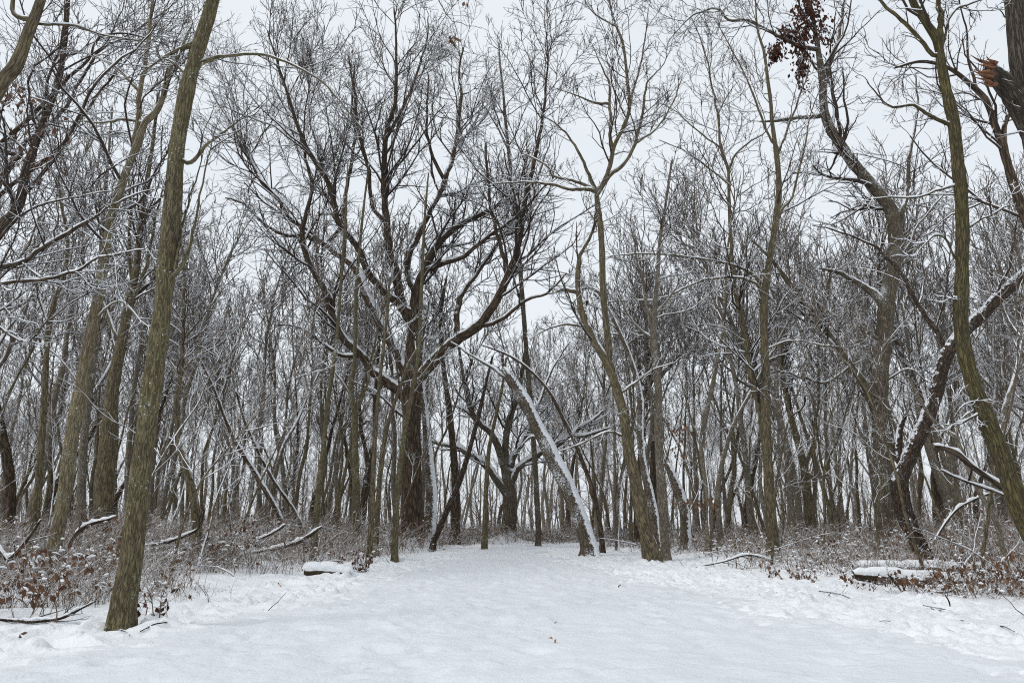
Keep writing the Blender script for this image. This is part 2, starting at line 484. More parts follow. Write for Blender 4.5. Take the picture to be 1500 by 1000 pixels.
ax = axis(-420, 420, -9.5, 9.5, 0.06, 1.06)
ay = axis(-60, 480, 4.0, 20.0, 0.06, 1.035)
X, Y = np.meshgrid(ax, ay)
Z = ground_base(X, Y) + 0.022 * vnoise(X / 0.35, Y / 0.35, 5) + 0.03 * vnoise(X / 1.3, Y / 1.3, 6) + 0.010 * vnoise(X / 0.16, Y / 0.16, 7)
nd = 1500
dy_ = 4 + 20 * RNG.random(nd) ** 1.2
side = RNG.random(nd)
dx_ = np.where(side < 0.30, path_l(dy_) + RNG.normal(0.9, 0.8, nd), np.where(side < 0.78, path_r(dy_) - RNG.normal(1.5, 1.3, nd), RNG.uniform(-4, 5, nd)))
dents(X, Y, Z, dx_, dy_, RNG.uniform(0.06, 0.13, nd), RNG.uniform(0.11, 0.24, nd), RNG.uniform(0.03, 0.11, nd), RNG.uniform(0, 3.1, nd))
wb = 0.55 * vnoise(Y / 1.7, Y * 0 + 3.3, 8)
inside = np.minimum(np.minimum(X - (path_l(Y) + 1.4 + wb), (path_r(Y) - 2.9 + wb) - X), np.minimum(38.5 - Y, Y + 11))
Z -= 0.10 * sstep(0.5, 1.5, inside + 0.5 * vnoise(X / 0.45, Y / 0.45, 14))            # the loose snow is pressed down under the trodden sheet
tag(grid_mesh('ground', X, Y, Z, M['snow']), kind='structure')

# trodden snow of the trail: a sheet of its own that sinks under the loose snow along both edges
ty = np.concatenate([np.arange(-12, 4, 0.3), np.arange(4, 16, 0.06), np.arange(16, 39, 0.12)])
tu = np.linspace(0, 1, 150)
PY = np.repeat(ty[:, None], 150, 1)
wob = 0.55 * vnoise(PY / 1.7, PY * 0 + 3.3, 8)
pl, pr_ = path_l(PY) + 1.4 + wob, path_r(PY) - 2.9 + wob
PX = pl + (pr_ - pl) * tu[None, :]
o = np.minimum(PX - pl, pr_ - PX)
PZ = ground_base(PX, PY) + 0.028 * sstep(0.0, 0.9, o + 0.25 * vnoise(PX / 0.5, PY / 0.5, 9)) - 0.022
PZ += 0.018 * vnoise(PX / 0.35, PY / 0.35, 5) + 0.03 * vnoise(PX / 1.3, PY / 1.3, 6) + 0.014 * vnoise(PX / 0.2, PY / 0.35, 12) + 0.018
nd = 800
dy_ = 4 + 18 * RNG.random(nd); dx_ = RNG.uniform(-4, 5, nd)
dents(PX, PY, PZ, dx_, dy_, RNG.uniform(0.06, 0.13, nd), RNG.uniform(0.11, 0.24, nd), RNG.uniform(0.010, 0.036, nd), RNG.uniform(0, 3.1, nd))
tag(grid_mesh('path', PX, PY, PZ, M['packed']), kind='structure')

#@@TREES
# ------------------------------------------------------------------ trees traced from the photograph, each at its own distance
TRUNKS_XY = []
def tree(label, bark, trunk, limbs=(), Y=None, name='bare_tree', cat='tree', group=None, n1=2.2, gn=0.20, den=1.0, snow=1.0,
         twig='twig', up=0.10, t_low=0.45, spread=0.35, flare=0.22, depth_lean=0.0, tip_twigs=True, lmax=3.2, seed=None, snag=False, wk=1.0, ltap=0.65, lw=1.0, ang=(28, 62), lf=(0.28, 0.55), steep=0.92, c3n=3.2, t_br=0.12):
    """trunk: [(x, y, width)] in photo pixels from the base up; limbs: lists of the same, each growing out of what is already there"""
    bx, by = trunk[0][0], trunk[0][1]
    if Y is None: Y = depth_of(bx, by)
    bp_ = P(bx, by, Y)
    bp_[2] = gz(bp_[0], Y)
    TRUNKS_XY.append((bp_[0], Y))
    org = bp_.copy()
    root = empty(name, tuple(org))
    tag(root, label, cat, group)
    px = catmull(np.array([t[:3] for t in trunk], float))
    s = np.concatenate([[0], np.cumsum(np.hypot(*np.diff(px[:, :2], axis=0).T))])
    dep = Y + depth_lean * s / s[-1]
    pts = np.array([P(a, b, d) for (a, b), d in zip(px[:, :2], dep)])
    rad = wk * px[:, 2] / 2 / F * span(pts)
    keep = pts[:, 2] > org[2] + 0.02
    keep[-1] = True
    pts, rad, px, dep = pts[keep], rad[keep], px[keep], dep[keep]
    h = pts[:, 2] - org[2]
    foot = pts[0] + (pts[0] - pts[min(2, len(pts) - 1)]) * 0.0
    foot = np.array([pts[0][0], pts[0][1], org[2] - 0.25])
    pts = np.vstack([foot, [[foot[0], foot[1], org[2] - 0.0]], pts]); rad = np.concatenate([[rad[0] * 1.05, rad[0]], rad])
    hh = np.maximum(pts[:, 2] - org[2], 0)
    rad = rad * (1 + flare * np.exp(-hh / 0.2))
    rad = rad * (1 + 0.05 * RNG.normal(size=len(rad)))
    K = max(18, len(pts))
    tp, tr = resample(pts, rad, K + 14)
    near = Y < 17
    NS, NK = (44, 150) if near else (20, K + 14)
    hp, hr = resample(tp, tr, NK)
    th_ = np.linspace(0, 2 * np.pi, NS, endpoint=False)[None, :]
    hz = (hp[:, 2] - org[2])[:, None]
    cx_, sx_ = np.cos(th_) * hr[:, None], np.sin(th_) * hr[:, None]
    k1 = int(RNG.integers(1, 90))
    fur = 1 - 2 * np.abs(vnoise(cx_ / 0.034 + 31 + 0.35 * hz, sx_ / 0.034 + 31 + hz / 0.22, k1))
    lump = vnoise(cx_ / 0.16 + hz / 0.3 + 40, sx_ / 0.16 + 40 + hz / 0.45, k1 + 1)
    SH = 1 + lump * 0.055 + np.where(near, 0.0045, 0.006) * fur / np.maximum(hr[:, None], 0.03)
    SH = SH + np.exp(-np.maximum(hz, 0) / 0.22) * flare * 1.6 * np.clip(np.cos(th_ * (3 + k1 % 3) + k1) + 0.3 * np.cos(th_ * 7 + 2 * k1), -0.3, 1.2)
    mb = MB(); tubes(mb, hp[None], hr[None], NS, origin=org, cap=True, SH=SH[None])
    mb.build('trunk', M[bark], root)
    known = [(px[:, :2], dep)]
    par_p, par_r = [], []
    H = len(tp)
    a0 = int(H * t_low)
    q, w = resample(tp[a0:], tr[a0:], 16)
    if not snag: par_p.append(q); par_r.append(w)
    sn = MB()
    if snow > 0:
        
        if steep > 0.93:
            qq, ww = resample(tp[3:], tr[3:], 60)
            snow_on(sn, qq[None], ww[None], 9, snow, org, 0.05, steep)
        else:
            k0 = int(np.argmax(tp[:, 2] > org[2] + 0.9))
            snow_on(sn, tp[None, k0:], tr[None, k0:], 8, snow * 0.8, org)
    for lb in limbs:
        lp = np.array([t[:3] for t in lb], float)
        best = None
        for kx, kd in known:
            dd = np.hypot(kx[:, 0] - lp[0, 0], kx[:, 1] - lp[0, 1]); j = int(np.argmin(dd))
            if best is None or dd[j] < best[0]: best = (dd[j], kx[j], kd[j])
        if best[0] < 60: lp = np.vstack([[best[1][0], best[1][1], lp[0, 2]], lp]) if best[0] > 4 else lp
        lx = catmull(lp)
        s = np.concatenate([[0], np.cumsum(np.hypot(*np.diff(lx[:, :2], axis=0).T))])
        lm = s[-1] * Y / F
        off = RNG.uniform(-1, 1) * spread * lm
        ld = np.maximum(best[2] + off * (s / s[-1]) ** 1.2, 2.5)
        pp = np.array([P(a, b, d) for (a, b), d in zip(lx[:, :2], ld)])
        rr = lx[:, 2] / 2 / F * span(pp) * np.linspace(1, ltap, len(pp)) * lw
        step = np.linalg.norm(pp[-1] - pp[0]) / len(pp)
        pp[1:-1] += RNG.normal(size=(len(pp) - 2, 3)) * step * 0.06
        mb = MB(); tubes(mb, pp[None], rr[None], 9, origin=org, rough=0.03, cap=True)
        mb.build('limb', M[bark], root)
        known.append((lx[:, :2], ld))
        if snow > 0: snow_on(sn, pp[None], rr[None], 6, snow, org)
        q, w = resample(pp, rr, 16)
        par_p.append(q); par_r.append(w)
    if par_p and n1 > 0:
        rmin = 0.0034 + 0.00022 * Y
        PP, RR = np.array(par_p), np.array(par_r)
        L = np.linalg.norm(np.diff(PP, axis=1), axis=2).sum(1)
        c1 = np.clip((L * n1 * den * 1.35).round().astype(int), 4, 40)
        A, AR = offshoots(PP, RR, c1, t_br, 1.0, lf, 0.4, lmax, ang, gn, up, 8, 0.42, rmin * 1.6, tip=0.35)
        cm = MB()
        tubes(cm, A, AR, 5, origin=org)
        if snow > 0: snow_on(sn, A, AR, 4, snow, org)
        L = np.linalg.norm(np.diff(A, axis=1), axis=2).sum(1)
        c2 = np.clip((L * 4.4 * den).round().astype(int), 3, 12)
        B, BR = offshoots(A, AR, c2, 0.15, 1.0, (0.3, 0.6), 0.25, 1.7, (25, 60), gn, up * 0.8, 6, 0.6, rmin * 1.2, tip=0.45)
        tubes(cm, B, BR, 4, origin=org)
        if snow > 0: snow_on(sn, B, BR, 3, snow * 0.9, org)
        c3 = RNG.poisson(c3n * den, len(B))
        Cc, CR = offshoots(B, BR, c3, 0.2, 1.0, (0.35, 0.75), 0.12, 0.8, (25, 60), gn, up * 0.5, 5, 0.65, rmin, tip=0.55)
        tubes(cm, Cc, CR, 3, origin=org)
        cm.build('crown', M[twig], root)
    if sn.n:
        tag(sn.build('snow_cover', M['snowcap'], root))
    return root, org, Y

exec_traced = True
T = {}
T['t1'] = tree("large olive barked trunk with snow specks nearest the trail edge, leaning right", 'olive',
    [(176,927,46),(182,880,41),(195,800,38),(205,700,34),(218,600,31),(232,500,28),(243,400,27),(252,320,26),(258,230,25),(270,150,24),(282,100,23),(300,40,21),(312,0,20),(330,-80,18),(345,-180,15),(352,-300,7)],
    [[(290,95,13),(306,88,11),(330,82,8),(385,80,7),(420,92,6),(465,115,5),(500,150,3.5),(530,190,2)],
     [(278,118,9),(268,105,7),(255,92,6),(240,86,5),(228,82,4)],
     [(290,60,14),(275,68,13),(262,73,11),(240,84,8),(222,96,5),(205,110,3)],
     [(280,238,10),(300,215,8),(325,195,7),(345,180,5)],
     [(240,440,12),(250,410,11),(262,395,10),(275,372,9),(284,330,7),(297,270,5),(312,200,3),(330,150,2)],
     [(257,396,8),(264,345,7),(275,300,5),(290,255,4),(300,210,2)],
     [(330,-80,12),(420,-90,9),(520,-60,6),(620,-25,4),(645,5,3),(665,30,2.4),(705,42,1.6)],
     [(332,-60,10),(450,-50,7),(560,-30,5),(640,-12,3),(672,-6,2)],
     [(335,-120,10),(260,-190,7),(180,-240,4)]],
    n1=1.1, den=0.6, gn=0.16, name='foreground_tree', t_low=0.5, lmax=2.4, flare=0.10, snow=0.55, lw=0.78)
T['t2'] = tree("rough pale tan tree with snow patches on its bending stem, next to the nearest trunk", 'tan',
    [(70,852,36),(80,800,28),(95,720,27),(105,640,26),(120,560,24),(133,490,22),(145,430,20),(152,380,18),(163,320,17),(172,290,16),(185,250,15),(200,215,14),(212,180,12),(228,165,12),(240,140,10),(247,105,8),(262,78,6),(280,40,4)],
    [[(196,215,9),(203,170,9),(205,130,9),(213,95,9),(220,30,8),(223,0,7),(228,-60,5)],
     [(200,130,6),(170,98,5),(150,88,4),(105,72,3),(60,66,2)],
     [(208,180,5),(180,175,4.5),(150,180,4),(110,178,3),(60,176,2.5)],
     [(138,470,5),(175,440,4),(205,470,3),(222,480,2)]],
    n1=1.5, den=0.7, gn=0.24, wk=0.84)
T['t3'] = tree("dark straight trunk with a snowy elbow, behind the pale tan stem", 'oliveoak',
    [(150,762,30),(158,650,26),(165,570,20),(178,500,16),(190,440,14),(200,390,11),(206,330,9),(215,270,7),(225,200,5),(232,130,3)],
    [[(180,490,9),(196,440,8),(214,390,7),(225,330,5),(240,270,4)],[(176,500,7),(150,440,5),(130,400,4),(100,360,3)],
     [(192,430,6),(190,330,6),(190,260,5),(196,190,4)]], Y=21, den=0.8)
T['t4'] = tree("thin grey stem standing close beside the dark elbowed trunk", 'grey',
    [(118,752,15),(122,660,13),(130,580,11),(140,500,9),(146,420,8),(150,330,6),(158,240,4),(165,150,3)],
    [[(130,590,5),(100,540,4),(70,510,3),(40,500,2)],[(140,500,5),(165,450,4),(190,430,3)]], Y=23, den=0.8)
T['t5'] = tree("wavy thin sapling with snowy side branches, between the nearest trunk and the oak", 'oliveoak',
    [(290,782,15),(284,730,13),(272,680,11),(262,640,8),(258,590,7),(265,545,8),(268,500,5),(269,440,4),(270,390,4),(262,340,2.5)],
    [[(265,545,4),(290,520,4),(320,505,3),(350,480,2)],[(262,548,4),(250,530,3),(236,510,3)],[(268,500,4),(300,460,3),(330,420,2),(360,390,2)]], Y=19, n1=2.6, gn=0.28)
T['t6'] = tree("slim dark stem near the edge of the wood forking at mid height", 'oliveoak',
    [(52,765,15),(60,660,11),(66,560,9),(70,490,8),(80,440,7),(95,400,6),(99,350,5),(90,300,4),(85,250,3)],
    [[(72,480,5),(60,440,4),(55,410,4),(40,380,3)],[(80,440,4),(110,420,3),(140,430,2)]], Y=18, gn=0.26)
T['tl'] = tree("spreading oak whose long snow lined boughs reach in over the leaning olive trunk", 'oak',
    [(-150,900,70),(-140,700,58),(-110,560,52),(-80,460,48),(-40,390,38),(0,335,30),(28,300,22),(38,250,20),(60,190,17),(85,120,14),(95,60,12),(100,0,9),(110,-80,5)],
    [[(-40,390,26),(-20,310,22),(0,265,20),(20,235,18),(45,200,14),(90,165,12),(112,130,11),(142,78,9),(180,55,7),(235,22,5),(280,-20,3)],
     [(-60,420,22),(-20,395,15),(30,385,14),(60,365,13),(100,340,12),(140,318,10),(165,300,7),(200,285,5),(235,275,3)],
     [(-70,440,18),(0,415,12),(60,410,11),(100,400,9),(145,378,7),(190,370,5),(230,360,3)],
     [(0,215,16),(30,185,14),(60,155,12),(100,115,11),(130,88,9),(145,55,8),(190,50,6),(240,65,4),(290,90,2)],
     [(-20,300,14),(60,240,12),(100,200,10),(150,130,8),(185,90,6),(220,45,4)],
     [(30,290,12),(80,230,10),(120,160,9),(150,110,8),(210,60,5),(240,20,4)],
     [(-50,430,10),(30,500,6),(70,470,5),(110,440,4),(150,420,3)],
     [(-60,430,14),(-10,360,10),(40,310,8),(100,290,6),(160,280,4)],
     [(60,190,8),(70,120,8),(90,60,7),(95,0,5)]], Y=15, name='oak_tree', n1=2.0, den=0.9, gn=0.20, spread=0.5, lw=0.66, wk=0.7)
T['tl2'] = tree("dark smooth trunk leaning inwards at the upper corner of the view", 'oliveoak',
    [(-330,1080,40),(-250,800,34),(-160,500,30),(-60,240,28),(0,125,26),(22,100,22),(45,40,18),(60,0,16),(75,-70,12),(90,-160,6)],
    [[(30,80,8),(45,40,7),(70,36,6),(110,38,5),(145,50,4),(215,62,3)],[(20,20,10),(22,-20,8),(30,-80,5)]], Y=9.5, n1=0.8, den=0.5, t_low=0.7, lmax=1.8)
T['oak'] = tree("big dark oak with a wide fan of boughs, standing beside the end of the trail", 'oak',
    [(604,802,60),(605,780,48),(603,700,40),(603,620,37),(604,570,38),(603,540,32),(606,500,26),(607,450,20),(612,420,18),(622,395,16),(636,365,14),(650,348,13),(677,327,11),(707,313,9),(730,300,7),(760,282,4)],
    [[(598,585,18),(580,567,17),(550,547,15),(530,520,13),(502,493,12),(486,457,11),(474,423,11),(452,383,10),(442,343,9),(452,300,7),(457,273,6),(450,240,5),(440,200,3)],
     [(600,560,20),(593,540,18),(580,510,17),(557,470,16),(537,430,15),(522,395,14),(500,375,12),(477,357,12),(450,343,11),(427,320,10),(410,292,9),(384,267,8),(367,233,7),(357,210,6),(345,170,4),(335,120,3)],
     [(605,460,16),(592,450,15),(584,427,14),(578,395,13),(570,365,12),(567,327,11),(563,293,10),(563,233,9),(567,187,8),(577,162,7),(580,117,6),(580,50,4),(577,10,3)],
     [(600,470,12),(585,445,12),(563,428,12),(540,400,11),(528,370,10),(515,350,10),(495,325,9),(488,290,9),(478,262,8),(462,238,8),(447,210,7),(432,173,6),(420,133,5),(407,93,4),(392,45,3)],
     [(604,570,20),(613,553,18),(640,523,17),(667,497,16),(700,477,15),(727,440,13),(743,407,12),(757,367,10),(764,333,9),(768,300,8),(780,250,7),(790,200,6),(797,160,5),(800,123,4),(803,80,3)],
     [(668,497,9),(670,457,8),(677,430,8),(697,403,7),(720,370,6),(740,340,5),(755,320,4)],
     [(608,430,10),(597,400,9),(600,373,9),(617,337,9),(625,320,8),(640,290,8),(652,262,8),(667,217,7),(673,167,6),(677,133,5),(672,110,4),(680,60,3)],
     [(620,397,9),(650,385,8),(680,375,7),(710,350,6),(740,330,5),(765,310,4),(800,270,3)],
     [(477,357,7),(500,330,7),(505,290,6),(512,250,6),(520,200,5),(515,150,4),(520,90,3)],
     [(565,327,7),(545,300,6),(540,250,6),(525,190,5),(520,140,4),(510,80,3)],
     [(567,200,6),(590,160,5),(610,110,4),(625,60,3),(628,20,2)],
     [(450,343,7),(420,345,6),(390,330,5),(360,300,4),(330,290,3)],
     [(530,520,7),(500,520,6),(470,500,5),(440,480,4),(410,475,3)],
     [(700,477,7),(730,470,6),(770,440,5),(800,430,4),(830,400,3)],
     [(602,620,6),(570,590,5),(545,570,4),(520,560,3)],
     [(490,300,6),(470,230,6),(455,180,5),(450,110,4),(440,50,3)],
     [(650,262,6),(630,220,5),(625,170,4),(628,110,3)],
     [(743,407,6),(735,370,6),(720,310,5),(715,260,4),(710,200,3)]],
    Y=30, wk=0.76, ltap=0.8, name='oak_tree', n1=1.6, gn=0.17, den=0.95, up=0.10, lmax=4.6, ang=(22, 54), lf=(0.3, 0.6), c3n=3.0, lw=1.05, t_br=0.3, flare=0.25, spread=0.55)
T['lean'] = tree("leaning trunk plastered with snow, tilting left over the end of the trail", 'plastered',
    [(868,813,19),(850,760,18),(830,710,18),(810,670,17),(790,630,15),(770,590,14),(752,560,12),(744,548,9),(737,538,4)],
    [[(752,562,6),(715,535,5),(690,520,4),(660,500,3)],[(800,650,5),(780,640,4),(760,655,3)]], n1=1.0, den=0.6, snow=1.25, t_low=0.7, lmax=1.5, wk=1.32, steep=1.06)
T['lean2'] = tree("thin dark pole leaning right in front of the big oak", 'black',
    [(630,806,10),(645,770,9),(660,735,9),(675,700,8),(690,650,7),(703,600,6),(712,560,4),(722,520,3)], [], n1=1.4, den=0.6, t_low=0.6, lmax=1.4)
T['low'] = tree("low spreading oak with a snow drift at its foot beyond the end of the trail", 'brown',
    [(745,796,30),(746,770,24),(747,735,22),(745,715,19),(741,690,13),(739,675,11),(742,636,10),(748,609,9),(758,580,8),(765,545,6),(770,510,4)],
    [[(744,722,13),(730,705,12),(712,681,10),(688,666,9),(668,654,8),(646,651,6),(620,640,4)],
     [(741,690,10),(724,642,9),(702,618,8),(690,600,8),(680,560,6),(674,520,5),(668,490,3)],
     [(745,715,12),(757,687,10),(778,672,9),(796,660,9),(814,654,8),(835,636,7),(868,615,5),(885,600,4)],
     [(748,690,10),(752,668,10),(763,651,9),(775,627,8),(786,600,6),(800,560,5),(815,530,4),(835,500,3)],
     [(835,636,5),(850,640,5),(880,630,4),(910,620,3)],[(758,580,5),(740,550,5),(735,510,4)],[(700,618,5),(680,600,4),(650,590,3)]],
    Y=41, name='oak_tree', n1=1.3, den=0.9, lw=1.2, snow=1.6, gn=0.24, spread=0.5)
T['fork'] = tree("olive trunk leaning left at the trail edge, forking into two tall stems", 'oliveoak',
    [(958,824,28),(946,780,26),(937,735,24),(928,690,21),(920,654,19),(914,610,18),(901,562,16),(890,530,15),(892,510,12),(887,467,12),(883,417,11),(882,367,11),(879,325,10),(874,285,9),(882,270,8),(893,245,8),(900,213,7),(913,187,7),(922,160,6.5),(920,127,6),(913,67,5),(903,40,4),(893,5,3),(885,-50,2)],
    [[(890,532,13),(867,493,12),(853,460,11),(847,427,9),(847,393,9),(851,370,8),(863,350,7),(872,325,6),(876,290,5)],
     [(876,283,7),(893,257,7),(913,240,7),(930,210,6),(943,160,5),(947,123,4),(967,100,3),(985,70,2)],
     [(874,280,7),(855,277,6.5),(833,277,6),(807,270,5),(767,267,4),(720,270,3)],
     [(872,278,6),(850,268,5.5),(833,263,5),(810,257,4.5),(798,240,4),(765,225,3)],
     [(873,278,6),(860,250,5.5),(850,227,5),(833,200,4),(813,180,3),(785,165,2)],
     [(896,220,6),(894,190,5.5),(893,150,5),(893,123,4),(880,95,3),(865,60,2)],
     [(893,152,5),(870,150,4),(845,140,3),(815,130,2)],
     [(849,427,9),(838,426,8),(827,424,8),(815,428,5)],[(884,435,8),(876,427,7),(865,422,6),(852,424,4)],
     [(853,478,5),(830,475,4),(800,483,3),(780,495,2)],
     [(905,580,5),(930,560,4),(960,540,3),(990,530,2)],[(915,640,5),(890,632,4),(850,650,3),(820,660,2)],
     [(930,210,4),(960,190,3),(985,150,3),(1000,110,2)],[(921,150,4),(935,110,3.5),(945,60,3),(950,10,2)],
     [(905,40,3),(870,20,2.5),(850,-10,2)]],
    n1=1.7, den=0.9, gn=0.22, t_low=0.55, wk=0.82)
T['t12'] = tree("straight grey trunk just behind the forked olive tree", 'grey',
    [(976,820,14),(972,770,13),(970,720,13),(967,690,12),(964,630,12),(965,580,11),(961,535,11),(957,490,10),(959,450,7),(963,410,6),(966,360,5),(975,300,4),(985,230,3)],
    [[(958,492,6),(947,447,6),(940,400,5),(933,380,4),(925,330,3)],[(955,495,5),(935,480,5),(920,460,4),(905,430,3)],[(960,460,4),(985,430,3),(1000,400,3)]], den=0.85)
T['t13'] = tree("short broken snag coated with snow, behind the straight grey trunk", 'plastered',
    [(1004,800,15),(1004,770,14),(1002,745,14),(995,722,14),(986,700,12),(980,685,9),(977,678,6)], [], Y=27, n1=0, snow=1.3, snag=True, steep=1.1, wk=1.15, name='broken_snag')
T['t13b'] = tree("snow streaked slanting trunk crossing behind the forked olive tree", 'plastered',
    [(962,790,15),(957,750,14),(950,715,13),(944,690,12),(938,640,10),(938,585,9),(930,545,8),(918,510,7),(905,480,6),(890,450,4),(870,430,3)], [], Y=25, n1=1.0, den=0.6, snow=1.2, t_low=0.7, steep=1.04)
T['twin'] = tree("tall olive twin trunked tree with long snow lined side boughs, rising into open sky", 'oliveoak',
    [(1133,814,20),(1130,770,18),(1128,735,17),(1124,660,15),(1121,600,14),(1122,560,13),(1120,510,12),(1119,450,11),(1123,405,10),(1131,360,9),(1137,315,9),(1141,285,9),(1140,250,8),(1137,222,8),(1131,180,6),(1129,150,5.5),(1125,120,5),(1119,75,4),(1110,45,3),(1106,-10,2)],
    [[(1124,690,10),(1118,640,10),(1112,595,10),(1101,555,10),(1092,504,9),(1083,450,9),(1075,405,8),(1071,360,7),(1068,300,6.5),(1067,252,6),(1056,216,5.5),(1051,168,5),(1041,113,4),(1030,67,3),(1010,20,2)],
     [(1067,252,4.5),(1077,227,4),(1100,207,3.5),(1122,192,2.5),(1140,160,2)],
     [(1139,226,5),(1152,195,4.5),(1170,144,4),(1182,112,3.5),(1190,80,2.5)],
     [(1131,207,4),(1110,160,4),(1089,105,3),(1065,60,2.5),(1048,30,2)],
     [(1134,330,5),(1147,305,5),(1160,288,4.5),(1180,213,4),(1184,180,3),(1200,130,2)],
     [(1116,430,6),(1110,410,6),(1100,400,5.5),(1073,388,5),(1033,380,4.5),(983,373,4),(930,372,3),(890,376,2)],
     [(1115,425,5),(1105,414,5),(1077,406,4.5),(1033,410,4),(1000,423,3.5),(967,437,3),(900,440,2)],
     [(1122,512,4),(1149,501,4),(1176,499,3.5),(1206,506,3),(1260,508,2)],
     [(1090,500,3),(1060,480,3),(1030,475,2)],[(1067,270,3),(1030,240,3),(1000,220,2),(965,205,2)],
     [(1055,216,3),(1020,190,2.5),(985,160,2),(960,150,1.5)],[(1051,170,3),(1065,140,2.5),(1080,120,2)]],
    n1=1.5, den=0.8, gn=0.17)
T['bend'] = tree("black trunk crusted with snow that bends sharply towards the mossy stem", 'black',
    [(1362,830,28),(1355,812,26),(1344,795,26),(1333,772,27),(1321,736,28),(1318,704,27),(1330,672,24),(1345,640,23),(1360,606,22),(1371,575,22),(1386,520,22),(1410,486,22),(1437,463,22),(1464,434,20),(1500,402,20),(1560,340,17),(1620,270,12),(1670,180,6)],
    [[(1322,690,14),(1316,660,14),(1318,630,13),(1326,605,9)],[(1386,520,10),(1376,490,9),(1350,455,8),(1320,400,7),(1300,380,6),(1280,360,5),(1230,340,4),(1190,330,2.5)],
     [(1440,462,7),(1460,430,6),(1480,380,5),(1490,320,4)]],
    n1=1.0, den=0.6, snow=0.7, t_low=0.6)
T['grey1'] = tree("thick grey trunk with a snow loaded broken side limb, behind the black bent trunk", 'brown',
    [(1296,800,27),(1294,740,25),(1290,640,25),(1289,570,25),(1291,525,26),(1296,480,25),(1300,435,25),(1308,390,24),(1312,350,22),(1306,310,21),(1290,286,19),(1270,262,17),(1248,237,17),(1230,210,16),(1212,180,15),(1206,150,13),(1205,120,12),(1200,84,9),(1194,45,7),(1186,0,5),(1180,-60,3)],
    [[(1208,128,9),(1218,90,9),(1230,51,7),(1236,0,5),(1242,-50,3)],
     [(1204,168,10),(1190,171,9),(1170,172,8),(1140,177,7),(1113,178,4)],
     [(1196,72,8),(1170,68,7),(1149,57,6),(1125,45,6),(1095,30,6),(1068,30,5),(1050,13,5),(1020,20,4),(1000,37,3),(980,60,2)],
     [(1292,440,17),(1281,430,16),(1260,416,13),(1236,402,10),(1218,396,8),(1200,393,5)],
     [(1290,500,9),(1278,492,9),(1270,480,9),(1267,472,8)],
     [(1310,350,12),(1322,310,10),(1330,270,8),(1332,220,7),(1345,160,5),(1340,100,3)],
     [(1310,400,6),(1340,340,5),(1370,300,4),(1400,270,3)],[(1295,560,5),(1330,540,4),(1360,560,3)]],
    Y=25, n1=1.4, den=0.75)
T['grey2'] = tree("grey brown trunk slanting left out of the thicket, beside the thick grey one", 'oliveoak',
    [(1306,800,22),(1304,740,20),(1300,680,20),(1296,640,19),(1289,615,17),(1279,590,15),(1266,562,13),(1246,535,11),(1225,505,10),(1200,470,8),(1175,440,7),(1150,405,6),(1130,380,4),(1100,350,3)],
    [[(1246,535,6),(1210,560,5),(1170,550,4),(1130,540,3)],[(1200,470,5),(1215,420,4),(1210,370,3)]], Y=28, den=0.9, snow=1.1)
T['moss'] = tree("mossy yellow green trunk with furrowed bark, close at the edge of the view", 'moss',
    [(1560,880,46),(1530,820,42),(1500,760,37),(1478,700,33),(1460,650,31),(1440,600,30),(1425,560,28),(1412,510,26),(1407,460,25),(1409,400,24),(1410,340,23),(1408,290,22),(1403,240,22),(1397,180,21),(1388,140,20),(1380,100,18),(1373,60,16),(1362,42,14),(1347,20,13),(1336,0,12),(1315,-60,9),(1300,-140,5)],
    [[(1377,70,12),(1377,35,11),(1374,0,10),(1372,-60,8),(1380,-140,5)],
     [(1366,80,8),(1338,47,8),(1314,24,7.5),(1293,5,7),(1270,-30,5)],
     [(1382,60,5),(1395,20,5),(1425,4,4),(1470,-8,3)],
     [(1390,182,8),(1372,174,7),(1356,166,7),(1338,154,6),(1308,157,5),(1290,144,4),(1270,120,2.5)],
     [(1405,270,5),(1370,280,4),(1340,290,3.5),(1290,290,3),(1250,300,2)],
     [(1400,380,4),(1385,350,4),(1370,345,4),(1355,358,3),(1330,385,2.5)],
     [(1440,602,5),(1404,620,4),(1390,600,3)],
     [(1408,340,4),(1440,320,3.5),(1480,300,3)],
     [(1411,440,7),(1398,437,6),(1390,438,5)]],
    Y=9.3, wk=0.9, name='foreground_tree', n1=1.1, den=0.55, t_low=0.5, gn=0.2, lmax=2.2)
T['right'] = tree("huge rough grey trunk cut by the frame, with a snapped limb showing raw orange wood", 'rough',
    [(1660,900,84),(1640,800,74),(1600,560,62),(1560,350,54),(1528,230,50),(1512,160,46),(1496,90,38),(1486,0,34),(1482,-120,28),(1480,-220,14)],
    [[(1535,235,46),(1508,178,44),(1486,142,40),(1468,120,35),(1454,106,30),(1446,98,24)],
     [(1500,60,10),(1470,-5,8),(1440,-20,6),(1380,-30,4)]],
    Y=10.5, name='foreground_tree', n1=0.5, den=0.5, lmax=2.0, t_low=0.7, spread=0.0, ltap=0.95)
T['rdark'] = tree("dark curving bough tree rising behind the mossy trunk from beyond the frame", 'oak',
    [(1620,840,34),(1590,640,28),(1550,450,22),(1510,340,17),(1491,291,15),(1476,240,14),(1467,210,13),(1456,180,11),(1446,150,10),(1434,135,9),(1410,114,8),(1389,99,7),(1350,90,5),(1310,100,3)],
    [[(1474,225,9),(1470,192,10),(1480,165,9),(1500,140,7)],[(1434,135,6),(1420,90,5),(1415,40,4),(1400,-10,3)]], Y=15, den=0.8)
T['t19'] = tree("slim grey stem leaning left in front of the mossy trunk, forked at head height", 'grey',
    [(1479,846,10),(1468,802,9),(1460,765,9),(1440,730,8.5),(1420,690,8),(1408,660,7),(1398,638,7),(1380,628,6),(1360,606,5),(1345,580,4),(1330,550,3)],
    [[(1400,640,5),(1404,620,4.5),(1415,608,4),(1430,598,3)]], n1=2.0, den=0.7, lmax=1.3, t_low=0.6)
